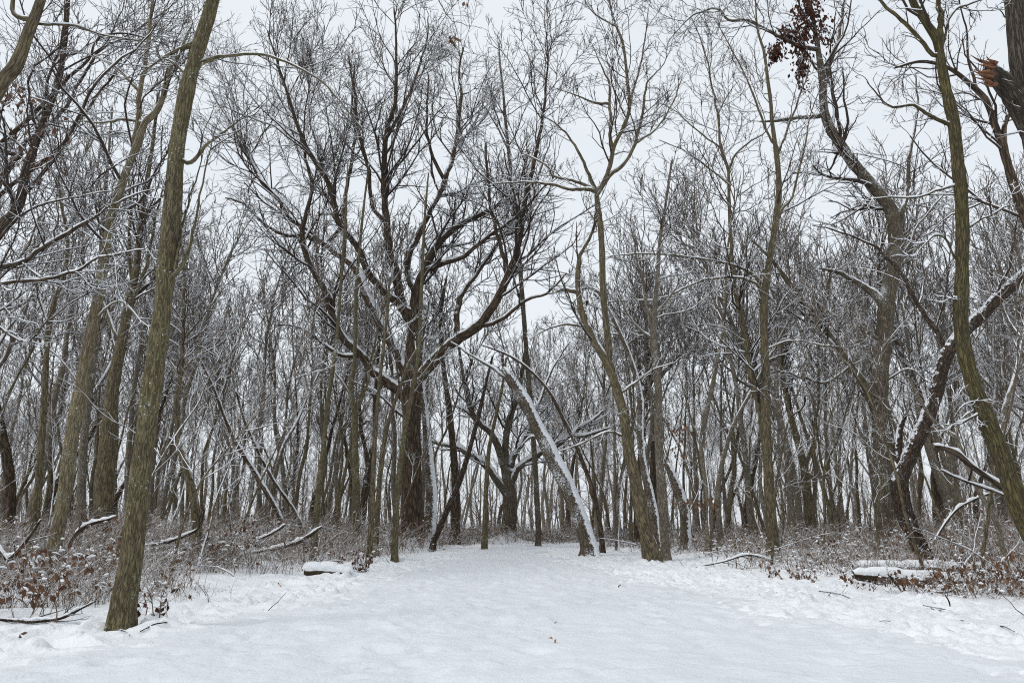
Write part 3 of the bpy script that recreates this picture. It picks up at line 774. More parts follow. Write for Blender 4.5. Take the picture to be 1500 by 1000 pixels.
T['t20'] = tree("pale grey slanted trunk half hidden behind the black bent one", 'grey',
    [(1402,790,16),(1390,740,16),(1377,704,14),(1366,672,13),(1356,642,10),(1345,600,8),(1338,550,7),(1330,500,5),(1320,440,3)], [], Y=27, den=0.9)
T['t21'] = tree("stout brown trunk forking low in the thicket beyond the twin trunked tree", 'oliveoak',
    [(1188,785,20),(1186,750,17),(1182,720,14),(1177,680,12),(1168,645,11),(1160,616,10),(1150,570,8),(1145,520,6),(1150,460,4)],
    [[(1180,690,7),(1190,640,6),(1198,590,5),(1200,540,4)]], Y=33, den=0.9)
T['t22'] = tree("straight olive pole with a slender bowed top, left of the big oak", 'olive',
    [(521,806,14),(523,750,12),(521,690,12),(520,630,10),(520,605,10),(514,573,8),(519,533,7),(521,467,6),(522,417,6),(527,360,5),(533,300,4),(541,240,2.5)],
    [[(520,610,5),(535,570,4),(550,520,3),(565,480,2)],[(515,580,4),(490,545,3),(460,520,2)]], den=0.5, n1=1.6, t_low=0.4, lmax=1.8, wk=0.85)
T['t23'] = tree("slim olive stem curving right, beyond the snow capped log", 'olive',
    [(460,795,11),(466,726,10),(475,645,8),(478,605,7),(483,573,6.5),(493,500,6),(498,433,5.5),(503,367,5),(507,300,3.5),(510,230,2)], [], Y=22, den=0.45, n1=1.6, lmax=1.5, wk=0.85)
T['t24'] = tree("slender pole rising right across the trunk of the big oak", 'olive',
    [(577,823,12),(580,768,10),(583,705,9),(589,660,9),(595,620,8),(605,567,7.5),(613,517,7),(617,433,6),(620,370,5),(622,320,4),(628,250,2)],
    [[(608,560,3),(640,520,3),(660,480,2)]], den=0.45, n1=1.3, lmax=1.5, wk=0.85)
T['t25'] = tree("thin brown pole beside the purple leaved shrub at the trail edge", 'oliveoak',
    [(541,826,9),(544,765,8),(547,690,7),(550,630,6),(556,560,5),(565,480,4),(572,400,2.5)], [], den=0.5, n1=1.4, lmax=1.4)
T['t25b'] = tree("thin bent pole leaning right between two straighter poles near the oak", 'oliveoak',
    [(551,806,8),(553,750,8),(556,705,7.5),(562,654,7),(569,618,6),(585,570,5),(600,530,4),(625,490,3)], [], Y=24, den=0.5, n1=1.4, lmax=1.4)
T['t26'] = tree("mottled white trunk blotched with snow, directly beside the big oak", 'plastered',
    [(630,800,18),(631,768,16),(632,720,15),(628,675,13),(625,630,11),(622,600,9),(618,560,7),(620,500,5),(630,440,3)], [], Y=32, den=0.7, snow=1.2, steep=1.12, wk=1.1)
T['t27'] = tree("plain brown trunk midway between the big oak and the low spreading oak", 'oak',
    [(667,800,16),(667,780,14),(667,705,12),(664,660,10),(658,600,9),(650,540,7),(645,470,5),(655,400,3)], [], Y=37, den=0.9)
T['t28'] = tree("narrow brown pole at the end of the trail before the low spreading oak", 'oliveoak',
    [(709,806,9),(711,760,8),(712,720,7),(716,660,6),(724,620,5),(735,570,4),(742,520,2.5)], [], Y=29, den=0.5, n1=1.5, lmax=1.4)
T['t29'] = tree("thin snowy pole leaning left alongside the plastered leaning trunk", 'oak',
    [(884,812,8),(877,756,7),(866,711,6.5),(853,675,6),(841,645,5.5),(823,609,5),(807,577,4.5),(780,545,4),(745,520,3),(705,505,2)], [], Y=26, den=0.5, n1=1.2, snow=1.2, lmax=1.4)
T['t30'] = tree("very thin white streaked pole left of the forked olive tree's foot", 'plastered',
    [(903,806,6),(906,735,5.5),(910,700,5),(916,680,4),(925,640,3),(935,590,2)], [], Y=28, den=0.5, n1=1.4, lmax=1.2)
T['t31'] = tree("snow topped pole slanting left across the thicket above the fallen branch", 'oak',
    [(414,790,10),(411,760,9),(388,716,8.5),(364,676,8),(344,644,7),(325,600,5),(310,560,4),(290,520,2.5)], [], Y=24, den=0.6, n1=1.6, snow=1.2)
T['t32'] = tree("thinner slanting pole with a white upper edge right of the other slanting pole", 'oak',
    [(448,795,7),(443,776,6.5),(432,748,6),(404,708,5.5),(384,672,5),(360,620,4),(345,570,3)], [], Y=25, den=0.6, n1=1.5, snow=1.3)
T['t33'] = tree("brown thin tall trunk seen between the oak's right bough and the forked tree", 'brown',
    [(790,800,8),(785,700,8),(778,600,7),(770,500,7),(764,420,6.5),(757,333,6),(750,267,5.5),(741,183,4.5),(737,133,3.5),(733,100,3),(730,58,2)],
    [[(757,333,4),(775,280,4),(795,240,3),(810,190,2)],[(745,220,4),(725,180,3),(705,150,2)]], Y=34, den=0.75, n1=1.8, up=0.2)

# raw orange wood of the snapped limb, splintered
rt, ro, rY = T['right']
mb = MB()
e0 = P(1440, 93, rY); 
sp = []
for k in range(26):
    a = P(1456 + RNG.uniform(-10, 5), 108 + RNG.uniform(-18, 20), rY + RNG.uniform(-0.30, 0.02))
    b = a + (P(1436 - 14 * RNG.random(), 92 + RNG.uniform(-3, 12), rY) - P(1452, 105, rY)) * RNG.uniform(0.3, 1.3) + RNG.normal(size=3) * 0.02
    t = np.linspace(0, 1, 5)[:, None]
    sp.append(a * (1 - t) + b * t + RNG.normal(size=(5, 3)) * 0.006)
sp = np.array(sp)
tubes(mb, sp, np.linspace(0.030, 0.003, 5)[None] * RNG.uniform(0.5, 1.3, (26, 1)), 5, origin=ro, rough=0.2)
tag(mb.build('broken_end', M['rawwood'], rt), "splintered raw orange wood where the limb snapped")

# hanging dead leaves
def hang(root, org, name, lst, mat, size, lab=None):
    mb = MB()
    for (px, py, spx, spy, n, Y) in lst:
        p = np.array([P(px + RNG.normal() * spx, py + RNG.normal() * spy, Y + RNG.normal() * spx * Y / F) for _ in range(n)])
        leaves(mb, p - org, size, 1.2)
    return tag(mb.build(name, M[mat], root), lab)
r, o_, y_ = T['t1']
hang(r, o_, 'dead_leaves', [(664, 55, 3, 2, 7, y_), (682, 3, 2, 2, 3, y_)], 'leaf', 0.13, "a few dry brown leaves hanging from the end twigs")
r, o_, y_ = T['grey1']
hang(r, o_, 'dead_leaves', [(1172, 55, 8, 20, 300, y_), (1185, 20, 11, 12, 200, y_), (1135, 76, 6, 7, 170, y_), (1175, 100, 5, 14, 150, y_), (1205, 50, 9, 12, 110, y_), (1150, 50, 8, 6, 120, y_), (1178, -5, 8, 8, 80, y_)], 'darkleaf', 0.20, "dark clump of dead leaves still hanging on the upper boughs")
r, o_, y_ = T['tl']
hang(r, o_, 'dead_leaves', [(30, 140, 22, 16, 46, y_), (60, 200, 24, 30, 36, y_), (50, 240, 20, 16, 26, y_)], 'leaf', 0.17, "sparse brown leaves hanging among the boughs")
r, o_, y_ = T['t12']
hang(r, o_, 'dead_leaves', [(1000, 655, 18, 10, 40, y_), (1030, 735, 28, 5, 60, y_), (990, 630, 12, 8, 30, y_)], 'leaf', 0.13, "rust coloured leaves on the low twigs")

#@@WOOD
# ------------------------------------------------------------------ the wood behind: whole trees built once per habit, then copied tree by tree
def wild(kind, seed):
    """a free standing bare tree at the origin; returns (root, [children])"""
    global RNG
    keepR = RNG; RNG = np.random.default_rng(seed)
    if kind == 'spread': H, r0, tl, nl, jit, upw = RNG.uniform(13, 16), 0.22, 0.38, 17, 0.20, 0.16
    elif kind == 'tall': H, r0, tl, nl, jit, upw = RNG.uniform(15, 19), 0.15, 0.50, 18, 0.16, 0.18
    elif kind == 'slim': H, r0, tl, nl, jit, upw = RNG.uniform(10, 14), 0.080, 0.46, 16, 0.15, 0.18
    else: H, r0, tl, nl, jit, upw = RNG.uniform(4.5, 7.5), 0.036, 0.32, 12, 0.18, 0.14
    K = 16
    d = unit(np.array([RNG.normal() * 0.07, RNG.normal() * 0.07, 1.0])); p = np.array([0, 0, -0.25]); pts = [p]
    for k in range(K - 1):
        p = p + d * H / (K - 1); pts.append(p)
        d = unit(d + RNG.normal(size=3) * np.array([0.11, 0.11, 0.0]) + np.array([0, 0, 0.06]))
    tp = np.array(pts)
    tt = np.linspace(0, 1, K)
    tr = r0 * (1 - 0.88 * tt ** 0.9) * (1 + 0.35 * np.exp(-tt * 40))
    name = {'spread': 'oak_tree', 'tall': 'bare_tree', 'slim': 'young_tree', 'sap': 'sapling'}[kind]
    root = empty(name, (0, 0, 0))
    q, w = resample(catmull(tp, 3), np.interp(np.linspace(0, 1, (K - 1) * 3 + 1), tt, tr), 34)
    mb = MB(); tubes(mb, q[None], w[None], 9, rough=0.04, cap=True)
    rmin = {'spread': 0.015, 'tall': 0.014, 'slim': 0.011, 'sap': 0.006}[kind]
    bark = {'spread': 'oak', 'tall': 'grey', 'slim': 'oliveoak', 'sap': 'oliveoak'}[kind]
    mb.build('trunk', M[bark], root)
    PP, RR = q[None], w[None]
    wide = kind == 'spread'
    A, AR = offshoots(PP, RR, np.array([nl]), tl, 0.96, (0.30, 0.62) if wide else (0.2, 0.42), 0.6, 8.0, (32, 68) if wide else (24, 60), jit, upw, 10, 0.62, rmin * 2, tip=0.25)
    cm, sn = MB(), MB()
    sa = 0.6 if kind == 'sap' else 0.85
    tubes(cm, A, AR, 6); snow_on(sn, A, AR, 5, sa)
    L = np.linalg.norm(np.diff(A, axis=1), axis=2).sum(1)
    B, BR = offshoots(A, AR, np.clip((L * 2.4).round().astype(int), 3, 14), 0.15, 1.0, (0.25, 0.5), 0.4, 3.2, (25, 60), jit, upw * 0.8, 7, 0.6, rmin * 1.4, tip=0.4)
    tubes(cm, B, BR, 4); snow_on(sn, B, BR, 4, sa)
    L = np.linalg.norm(np.diff(B, axis=1), axis=2).sum(1)
    Cc, CR = offshoots(B, BR, np.clip((L * 4.0).round().astype(int), 2, 7), 0.2, 1.0, (0.3, 0.6), 0.3, 1.5, (25, 60), jit, upw * 0.5, 5, 0.65, rmin, tip=0.5)
    tubes(cm, Cc, CR, 3)
    cm.build('crown', M['twig2'], root)
    sn.build('snow_cover', M['snowcap'], root)
    RNG = keepR
    HEIGHT[root.name] = H
    return root

HEIGHT = {}
KINDS = {'spread': 3, 'tall': 4, 'slim': 4, 'sap': 4}
PROTO = {k: [wild(k, 100 + 17 * i + 1000 * j) for i in range(n)] for j, (k, n) in enumerate(KINDS.items())}
USED = set()
def place(kind, x, y, s, label, group):
    pr = random.choice(PROTO[kind])
    if pr.name in USED:
        o = pr.copy(); COL.objects.link(o)
        for ch in pr.children:
            c = ch.copy(); COL.objects.link(c); c.parent = o
    else:
        o = pr; USED.add(pr.name)
    o.location = (x, y, gz(x, y))
    o.rotation_euler = (RNG.normal() * 0.06, RNG.normal() * 0.06, RNG.uniform(0, 6.28))
    if kind == 'sap': o.rotation_euler.x += RNG.normal() * 0.18
    px_ = 750 + F * x / y * CT
    top = np.interp(px_, [150, 330, 480, 640, 720, 850, 1000, 1100, 1230, 1400], [33, 21.5, 25, 25.5, 24, 27, 30, 30, 31, 34])
    sc_ = s * RNG.uniform(0.85, 1.15)
    sc_ = min(sc_, max(0.45, y * math.tan(math.radians(top * RNG.uniform(0.86, 1.04))) / HEIGHT[pr.name]))
    o.scale = (sc_, sc_, sc_)
    tag(o, label, {'spread': 'tree', 'tall': 'tree', 'slim': 'tree', 'sap': 'sapling'}[kind], group)
    return o

def free(x, y, gap):
    if off_path(np.array([x]), np.array([y]))[0] < 0.8: return False
    return all((x - a) ** 2 + (y - b) ** 2 > gap * gap for a, b in TRUNKS_XY)

BANDS = [   # y0, y1, how many, mix of kinds, gap
    (13, 24, 30, ('sap',), 1.3),
    (24, 36, 96, ('sap', 'slim', 'slim', 'tall', 'sap'), 1.4),
    (36, 55, 125, ('tall', 'slim', 'tall', 'spread', 'sap', 'slim'), 1.5),
    (55, 95, 150, ('tall', 'spread', 'tall', 'slim'), 1.7)]
WHERE = {0: 'among the first trees', 1: 'in the second rank', 2: 'deep in the wood', 3: 'far back in the wood'}
LOOK = {'sap': 'thin snow dusted sapling', 'slim': 'slim young bare tree', 'tall': 'tall bare grey tree', 'spread': 'broad bare oak'}
BYHAND = [(1270, 35, 'tall', 1.0, "tall grey tree whose fine crown fills the sky behind the thick grey trunk"),
          (1340, 31, 'spread', 1.15, "broad bare oak behind the bent black trunk"),
          (1440, 25, 'tall', 0.95, "tall grey tree showing between the mossy trunk and the huge rough one"),
          (1150, 36, 'tall', 1.0, "tall grey tree rising just beyond the twin trunked tree"),
          (1010, 38, 'tall', 0.95, "tall grey tree standing behind the broken snag"),
          (60, 25, 'spread', 1.1, "broad bare oak behind the slim forking stem at the edge of the wood"),
          (130, 30, 'tall', 1.05, "tall grey tree filling the gap behind the pale tan stem"),
          (245, 27, 'tall', 1.0, "tall grey tree showing just beyond the leaning olive trunk"),
          (330, 34, 'slim', 1.0, "slim bare tree in the gap between the leaning olive trunk and the oak"),
          (700, 66, 'tall', 1.0, "tall grey tree over the end of the trail behind the oak's long bough"),
          (800, 64, 'tall', 1.0, "tall grey tree with an upright crown above the low spreading oak"),
          (935, 36, 'tall', 1.0, "tall grey tree whose crown fills the sky just right of the forked olive tree"),
          (1085, 33, 'tall', 1.0, "tall grey tree standing behind the thinner stem of the twin trunked tree"),
          (1205, 37, 'slim', 1.1, "slim bare tree between the twin trunked tree and the thick grey trunk"),
          (820, 52, 'tall', 1.05, "tall grey tree seen through the gap left of the forked olive tree"),
          (872, 60, 'tall', 1.05, "tall grey tree behind the foot of the leaning snowy trunk")]
for px_, y, k, s_, lab in BYHAND:
    x = (px_ - 750) / F * y / (CT + 0.0)
    place(k, x, y, s_, lab, None); TRUNKS_XY.append((x, y))
for bi, (y0, y1, n, mix, gap) in enumerate(BANDS):
    made = tries = 0
    while made < n and tries < 8000:
        tries += 1
        y = math.sqrt(RNG.uniform(y0 * y0, y1 * y1))
        x = RNG.uniform(-1, 1) * (0.74 * y + 3)
        if not free(x, y, gap): continue
        if y < 62 and abs(x + 0.2) < 3.6: continue
        k = mix[made % len(mix)]
        side = "on the big oak's side" if x < 0 else "on the twin trunked tree's side"
        lab = f"{LOOK[k]} {WHERE[bi]}, {side}"
        place(k, x, y, 1.0, lab, lab)
        TRUNKS_XY.append((x, y)); made += 1

# the far wood that reads as one grey mass: one object
fw = MB(); fs = MB()
NF = 560
fy = np.sqrt(RNG.uniform(95 ** 2, 190 ** 2, NF)); fx = RNG.uniform(-1, 1, NF) * (0.76 * fy + 6)
fz = ground_base(fx, fy)
Ht = RNG.uniform(11, 17, NF)
K = 6
tt = np.linspace(0, 1, K)
ln_ = RNG.normal(size=(NF, 2)) * 0.06
FP = np.stack([fx[:, None] + ln_[:, :1] * Ht[:, None] * tt + RNG.normal(size=(NF, K)) * 0.15, fy[:, None] + ln_[:, 1:] * Ht[:, None] * tt, fz[:, None] - 0.3 + Ht[:, None] * tt], -1)
FR = RNG.uniform(0.09, 0.24, NF)[:, None] * (1 - 0.85 * tt)[None]
tubes(fw, FP, FR, 5)
A, AR = offshoots(FP, FR, np.full(NF, 13), 0.15, 1.0, (0.18, 0.42), 1.0, 6, (28, 65), 0.18, 0.14, 5, 0.6, 0.03)
tubes(fw, A, AR, 3); snow_on(fs, A, AR, 3)
B, BR = offshoots(A, AR, np.full(len(A), 7), 0.15, 1.0, (0.25, 0.55), 0.6, 2.5, (25, 60), 0.2, 0.1, 4, 0.6, 0.022)
tubes(fw, B, BR, 3)
tag(fw.build('far_forest', M['twig2']), "grey mass of bare far trees closing the view", 'forest', kind='stuff')
tag(fs.build('far_forest_snow', M['snowcap']), "snow lying on the boughs of the far trees", 'snow', kind='stuff')

#@@BRUSH
# ------------------------------------------------------------------ undergrowth
def clump(mb, cx, cy, cz, rad, n, h, leaf=0, straw=0.15, rs=1.0):
    """arching snow dusted stems, side twigs, lumps of snow and a few dead leaves; materials: stems, straw, snow, leaf"""
    a = RNG.uniform(0, 6.283, n); rr = rad * np.sqrt(RNG.random(n))
    p0 = np.stack([cx + rr * np.cos(a), cy + rr * np.sin(a)], 1)
    z0 = ground_base(p0[:, 0], p0[:, 1]) - 0.03
    hh = h * RNG.uniform(0.35, 1.1, n)
    K = 5
    d = unit(np.stack([RNG.normal(size=n) * 0.5, RNG.normal(size=n) * 0.5, np.ones(n)], 1))
    pts = np.empty((n, K, 3)); pts[:, 0, :2] = p0; pts[:, 0, 2] = z0
    for k in range(1, K):
        pts[:, k] = pts[:, k - 1] + d * (hh / (K - 1))[:, None] * 1.15
        d = unit(d + RNG.normal(size=(n, 3)) * 0.28 + np.array([0, 0, -0.10]))
    R = (0.0042 * rs * RNG.uniform(0.7, 1.5, n))[:, None] * np.linspace(1, 0.55, K)[None]
    ns = int(n * straw)
    tubes(mb, pts[ns:], R[ns:], 3, 0)
    if ns: tubes(mb, pts[:ns], R[:ns] * 0.8, 3, 1)
    A, AR = offshoots(pts, R, np.full(n, 3), 0.25, 1.0, (0.35, 0.75), 0.1, 0.55, (30, 75), 0.3, -0.02, 4, 0.8, 0.0028 * rs)
    tubes(mb, A, AR, 3, 0)
    # snow lumps on the twigs
    m = max(2, n // 3)
    idx = RNG.integers(0, len(A), m); c = A[idx, RNG.integers(1, 4, m)]
    ax_ = RNG.normal(size=(m, 3)) * np.array([1, 1, 0.25]); ax_ = unit(ax_) * (RNG.uniform(0.02, 0.05, m) * rs ** 0.3)[:, None]
    LP = np.stack([c - ax_, c, c + ax_], 1) + np.array([0, 0, 0.008])
    LR = (RNG.uniform(0.008, 0.020, m) * rs ** 0.3)[:, None] * np.array([[0.45, 1.0, 0.4]])
    tubes(mb, LP, LR, 4, 2, cap=True)
    if leaf:
        idx = RNG.integers(0, len(A), leaf)
        leaves(mb, A[idx, RNG.integers(1, 4, leaf)], 0.085 * rs ** 0.4, 0.7, 3)

ug = MB()
cnt = 0; tries = 0
while cnt < 1900 and tries < 60000:
    tries += 1
    u = RNG.random()
    y = 8.5 + 44 * u ** 1.25
    x = RNG.uniform(-1, 1) * (0.72 * y + 2.5)
    o = float(off_path(np.array([x]), np.array([y]))[0])
    if o < 0.15: continue
    if x < 0 and y < 11 and o < 1.6: continue
    edge = min(1, o / 2.2)
    if RNG.random() > 0.25 + 0.75 * edge: continue
    far = y > 22
    if x > 0: hgt = 0.22 + 0.75 * min(1, max(0, o - 0.5) / 6.5)
    else: hgt = 0.30 + 0.80 * edge
    pt = float(vnoise(np.array([x / 1.6]), np.array([y / 1.6]), 33)[0])
    if pt < -0.35 and y < 24: continue
    hgt *= 0.85 + 0.45 * pt
    n = int(RNG.uniform(16, 30)) if not far else int(RNG.uniform(18, 26))
    clump(ug, x, y, 0, RNG.uniform(0.5, 0.9) * (1.5 if far else 1.0), n, hgt * RNG.uniform(0.8, 1.3) * (1.2 if far else 1), leaf=int(RNG.choice([0, 0, 4, 8, 20])), straw=float(np.clip(0.3 + 0.5 * vnoise(np.array([x / 2.5]), np.array([y / 2.5]), 34)[0], 0.05, 0.8)) if not far else 0.5, rs=1.0 + max(0, y - 12) * 0.05)
    cnt += 1
for k in range(110):
    y = RNG.uniform(38.5, 50); x = RNG.uniform(-6, 8)
    clump(ug, x, y, 0, 1.1, 26, RNG.uniform(0.4, 0.85), leaf=2, straw=0.75, rs=2.2)
tag(ug.build('undergrowth', [M['brush'], M['straw'], M['snowcap'], M['leaf']]), "snow dusted tangle of bare stems and dead leaves along both sides of the trail", 'undergrowth', kind='stuff')

def shrub(label, px, py, Y, h, n, leaf, lm='leaf', width=0.5, name='shrub', lsize=0.10):
    """an upright shrub with woody stems, twigs, clinging dead leaves and snow"""
    b = P(px, py, Y); b[2] = gz(b[0], Y)
    root = empty(name, tuple(b)); tag(root, label, 'shrub')
    a = RNG.uniform(0, 6.283, n)
    d = unit(np.stack([np.cos(a) * RNG.uniform(0.1, 0.8, n), np.sin(a) * RNG.uniform(0.1, 0.8, n), np.ones(n)], 1))
    pts = np.empty((n, 7, 3)); pts[:, 0] = RNG.normal(size=(n, 3)) * np.array([width * 0.35, width * 0.35, 0]) + np.array([0, 0, -0.05])
    hh = h * RNG.uniform(0.55, 1.05, n)
    for k in range(1, 7):
        pts[:, k] = pts[:, k - 1] + d * (hh / 6)[:, None]
        d = unit(d + RNG.normal(size=(n, 3)) * 0.2)
    R = (0.007 * RNG.uniform(0.7, 1.4, n))[:, None] * np.linspace(1, 0.5, 7)[None]
    mb = MB(); tubes(mb, pts, R, 5)
    A, AR = offshoots(pts, R, np.full(n, 6), 0.2, 1.0, (0.3, 0.6), 0.15, 0.6, (30, 70), 0.25, 0.02, 5, 0.7, 0.0035)
    tubes(mb, A, AR, 4)
    if leaf:
        lb_ = MB(); idx = RNG.integers(0, len(A), leaf)
        leaves(lb_, A[idx, RNG.integers(1, 5, leaf)], lsize, 0.9)
        lb_.build('dead_leaves', M[lm], root)
    m = n * 3
    idx = RNG.integers(0, len(A), m); c = A[idx, RNG.integers(1, 5, m)]
    ax_ = unit(RNG.normal(size=(m, 3)) * np.array([1, 1, 0.2])) * RNG.uniform(0.02, 0.06, m)[:, None]
    tubes(mb, np.stack([c - ax_, c + np.array([0, 0, 0.01]), c + ax_], 1), RNG.uniform(0.008, 0.022, m)[:, None] * np.array([[0.4, 1, 0.4]]), 5, 1, cap=True)
    mb.build('foliage', [M['brush'], M['snowcap']], root)
    return root
shrub("leafy brown oak shrub drooping under snow lumps at the near corner", 15, 880, 9.6, 1.0, 16, 170, width=0.9)
shrub("brown leaved shrub between the near corner shrub and the tan stem", 60, 860, 11, 0.9, 14, 130, width=0.9)
shrub("dark twiggy shrub crouched against the foot of the nearest trunk", 222, 900, 9.6, 0.55, 9, 46, 'darkleaf', width=0.5)
shrub("rust leaved shrub just behind the nearest trunk", 130, 800, 13, 1.1, 12, 90, width=0.6)
shrub("low reddish shrub in the middle of the tangle behind the snow field edge", 300, 810, 17, 1.0, 18, 120, width=1.2)
shrub("dark leaved bush rising out of the tangle left of the slanting poles", 345, 790, 18, 1.2, 14, 120, 'darkleaf', width=0.8)
shrub("small purple brown shrub by the end of the snow capped log", 532, 838, 17.5, 0.55, 12, 60, 'darkleaf', width=0.5)
shrub("tall dark leaved weed stalks below the thick grey trunk", 1208, 800, 20, 1.2, 8, 40, 'darkleaf', width=0.4)
shrub("brown leaved shrub heaped against the snowy bank", 1440, 858, 12.5, 0.75, 20, 180, width=1.1)
shrub("russet shrub at the frame edge beside the snowy bank", 1490, 870, 12, 0.8, 16, 140, width=0.8)
shrub("leafy bramble hanging off the front of the snowy bank", 1345, 862, 13.5, 0.45, 18, 160, width=1.2)
shrub("low tuft of orange brown leaves at the snow edge before the twin trunked tree", 1170, 850, 15.5, 0.4, 12, 60, width=0.5)
shrub("thicket of grey twigs behind the foot of the black bent trunk", 1290, 800, 23, 1.3, 26, 30, width=1.6)
shrub("wide reddish twig thicket between the black bent trunk and the mossy one", 1410, 800, 18, 1.5, 28, 60, width=1.6)
shrub("low snowy twig heap under the twin trunked tree", 1090, 815, 19, 0.8, 22, 20, width=1.3)

# ------------------------------------------------------------------ logs, fallen branches, sticks, leaves on the snow
def fallen(label, pix, Y, name='fallen_branch', bark='oak', cat='branch', z=None, snow=1.25, n1=0, sides=9, thick=0.05, group=None):
    """pix: [(x, y, width)]; lies along the ground unless the photo shows it propped up"""
    px = catmull(np.array(pix, float))
    YY = np.linspace(Y if not isinstance(Y, tuple) else Y[0], Y if not isinstance(Y, tuple) else Y[1], len(px))
    if z == 'lie': YY = [depth_of(a, b) for a, b in px[:, :2]]
    pts = np.array([P(a, b, d) for (a, b), d in zip(px[:, :2], YY)])
    rad = px[:, 2] / 2 / F * span(pts)
    g = ground_base(pts[:, 0], pts[:, 1])
    pts[:, 2] = np.maximum(pts[:, 2], g + rad * 0.3)
    if z == 'lie': rad *= 0.8 * np.linspace(1, 0.6, len(rad)); pts[:, 2] = g + rad * 0.7 + 0.03 + 0.02 * np.sin(np.linspace(0, 3.1, len(rad)))
    org = pts[0].copy(); org[2] = g[0]
    root = empty(name, tuple(org)); tag(root, label, cat, group)
    mb = MB(); p, r = resample(pts, rad, 22)
    tubes(mb, p[None], r[None], sides, origin=org, rough=0.07, cap=True)
    p2, r2 = p[::-1][-3:], r[::-1][-3:]
    tubes(mb, np.array([[p[0] + (p[1] - p[0]) * 0.05, p[0]]]), np.array([[r[0] * 0.98, r[0] * 0.02]]), sides, origin=org)
    sn = MB()
    if snow: snow_on(sn, p[None], r[None] * 1.02, 8, snow, org, thick)
    if n1:
        A, AR = offshoots(p[None], r[None], np.array([n1]), 0.2, 1.0, (0.25, 0.55), 0.15, 1.3, (25, 60), 0.2, 0.0, 6, 0.55, 0.005)
        A[..., 2] = np.maximum(A[..., 2], ground_base(A[..., 0], A[..., 1]) + 0.02)
        cm = mb; tubes(cm, A, AR, 5, origin=org)
        B, BR = offshoots(A, AR, np.full(n1, 3), 0.2, 1.0, (0.3, 0.6), 0.1, 0.5, (25, 60), 0.2, 0.0, 5, 0.6, 0.004)
        B[..., 2] = np.maximum(B[..., 2], ground_base(B[..., 0], B[..., 1]) + 0.01)
        tubes(cm, B, BR, 4, origin=org)
    mb.build('wood', M[bark], root)
    if sn.n: sn.build('snow_cover', M['snowcap'], root)
    return root

fallen("short sawn log capped with thick snow at the edge of the trail", [(447,838,19),(480,838,20),(514,842,18)], 16.6, name='log', cat='log', z=None, snow=1.1, thick=0.14)
fallen("forked fallen bough propped in the thicket with a white upper side", [(340,814,3),(385,806,5),(430,796,7),(455,782,6),(472,770,3)], 19.5, n1=7)
fallen("curved fallen branch before the forked bough", [(372,792,3),(400,780,4),(418,768,4)], 19, n1=2)
fallen("snowy fork of dead wood leaning at the tan stem", [(100,800,5),(115,778,8),(135,766,8),(160,760,5),(170,755,3)], 14, n1=3)
fallen("dark snow lined branch arching over the snow before the nearest trunk", [(0,915,6),(25,912,6),(50,910,6),(90,905,5),(120,890,4),(140,880,3)], 9.2, n1=5, bark='black')
fallen("thick snowy dead limb at the near corner", [(-30,780,9),(0,806,10),(15,818,11),(40,790,6),(60,760,4)], 12.5, n1=4)
fallen("bare black stick lying beside the foot of the nearest trunk", [(205,930,3),(225,922,4),(246,916,4)], depth_of(225,922), z='lie', snow=0.3, bark='black')
fallen("small dark stick on the snow below the nearest trunk", [(160,927,4),(178,931,4),(190,935,2)], depth_of(178,932), z='lie', snow=0.3, bark='black')
fallen("fallen branch crossing the thicket behind the nearest trunk", [(205,800,3),(240,795,5),(270,785,5),(292,772,4),(300,745,3)], 16.5, n1=4, bark='black')
fallen("long snow heaped log forming a bank at the foot of the thicket", [(1250,842,14),(1290,846,22),(1340,851,24),(1390,858,22),(1440,858,16)], 14.8, name='log', cat='log', snow=1.2, thick=0.12)
fallen("second snow buried log behind the bank", [(1250,834,16),(1330,832,18),(1430,836,18),(1500,838,18)], 17.5, name='log', cat='log', snow=1.2, thick=0.1)
fallen("thin dark stick arched on the snow before the thicket", [(1192,868,3),(1215,872,3),(1235,876,3),(1252,882,3)], depth_of(1222,874), z='lie', snow=0.3, bark='black', n1=2)
fallen("stubby black stick half sunk in the snow at the frame edge", [(1457,922,5),(1472,925,5),(1487,930,4)], depth_of(1472,926), z='lie', snow=0.2, bark='black')
fallen("kinked twig on the snow below the bank", [(1353,890,2.5),(1362,894,2.5),(1386,896,2.5)], depth_of(1368,895), z='lie', snow=0.2, bark='black', n1=1)
fallen("twig sticking up out of the snow before the bank", [(1392,890,2.5),(1390,880,2.5),(1384,870,2)], depth_of(1391,890), snow=0.0, bark='black')
fallen("dark sticks thrust through the bramble on the bank", [(1340,892,3),(1328,876,3),(1318,862,3),(1300,840,2)], 13.2, snow=0.3, bark='black', n1=3)
fallen("slanting branch resting across the bank", [(1370,878,3),(1385,870,3),(1396,863,3),(1420,850,2)], 13, snow=0.6, bark='black')
fallen("broken snow covered limb propped behind the mossy trunk", [(1366,653,8),(1384,656,10),(1402,664,11),(1420,680,10),(1440,694,10),(1470,715,10),(1510,745,10),(1560,790,9)], (12.5, 13.5), n1=2)
fallen("thin snow lined pole propped below the broken limb", [(1378,688,3),(1400,699,3.5),(1440,714,4),(1474,727,4),(1530,760,4)], (12.2, 13), n1=0)
fallen("bent snowy bough rising from the thicket under the broken limb", [(1370,790,5),(1385,765,5),(1402,745,5),(1425,732,5),(1450,722,4)], 17, n1=2)
fallen("tangle of snow covered branches under the twin trunked tree", [(1020,830,2),(1060,822,3),(1095,812,3.5),(1130,820,2)], 18.5, n1=10)

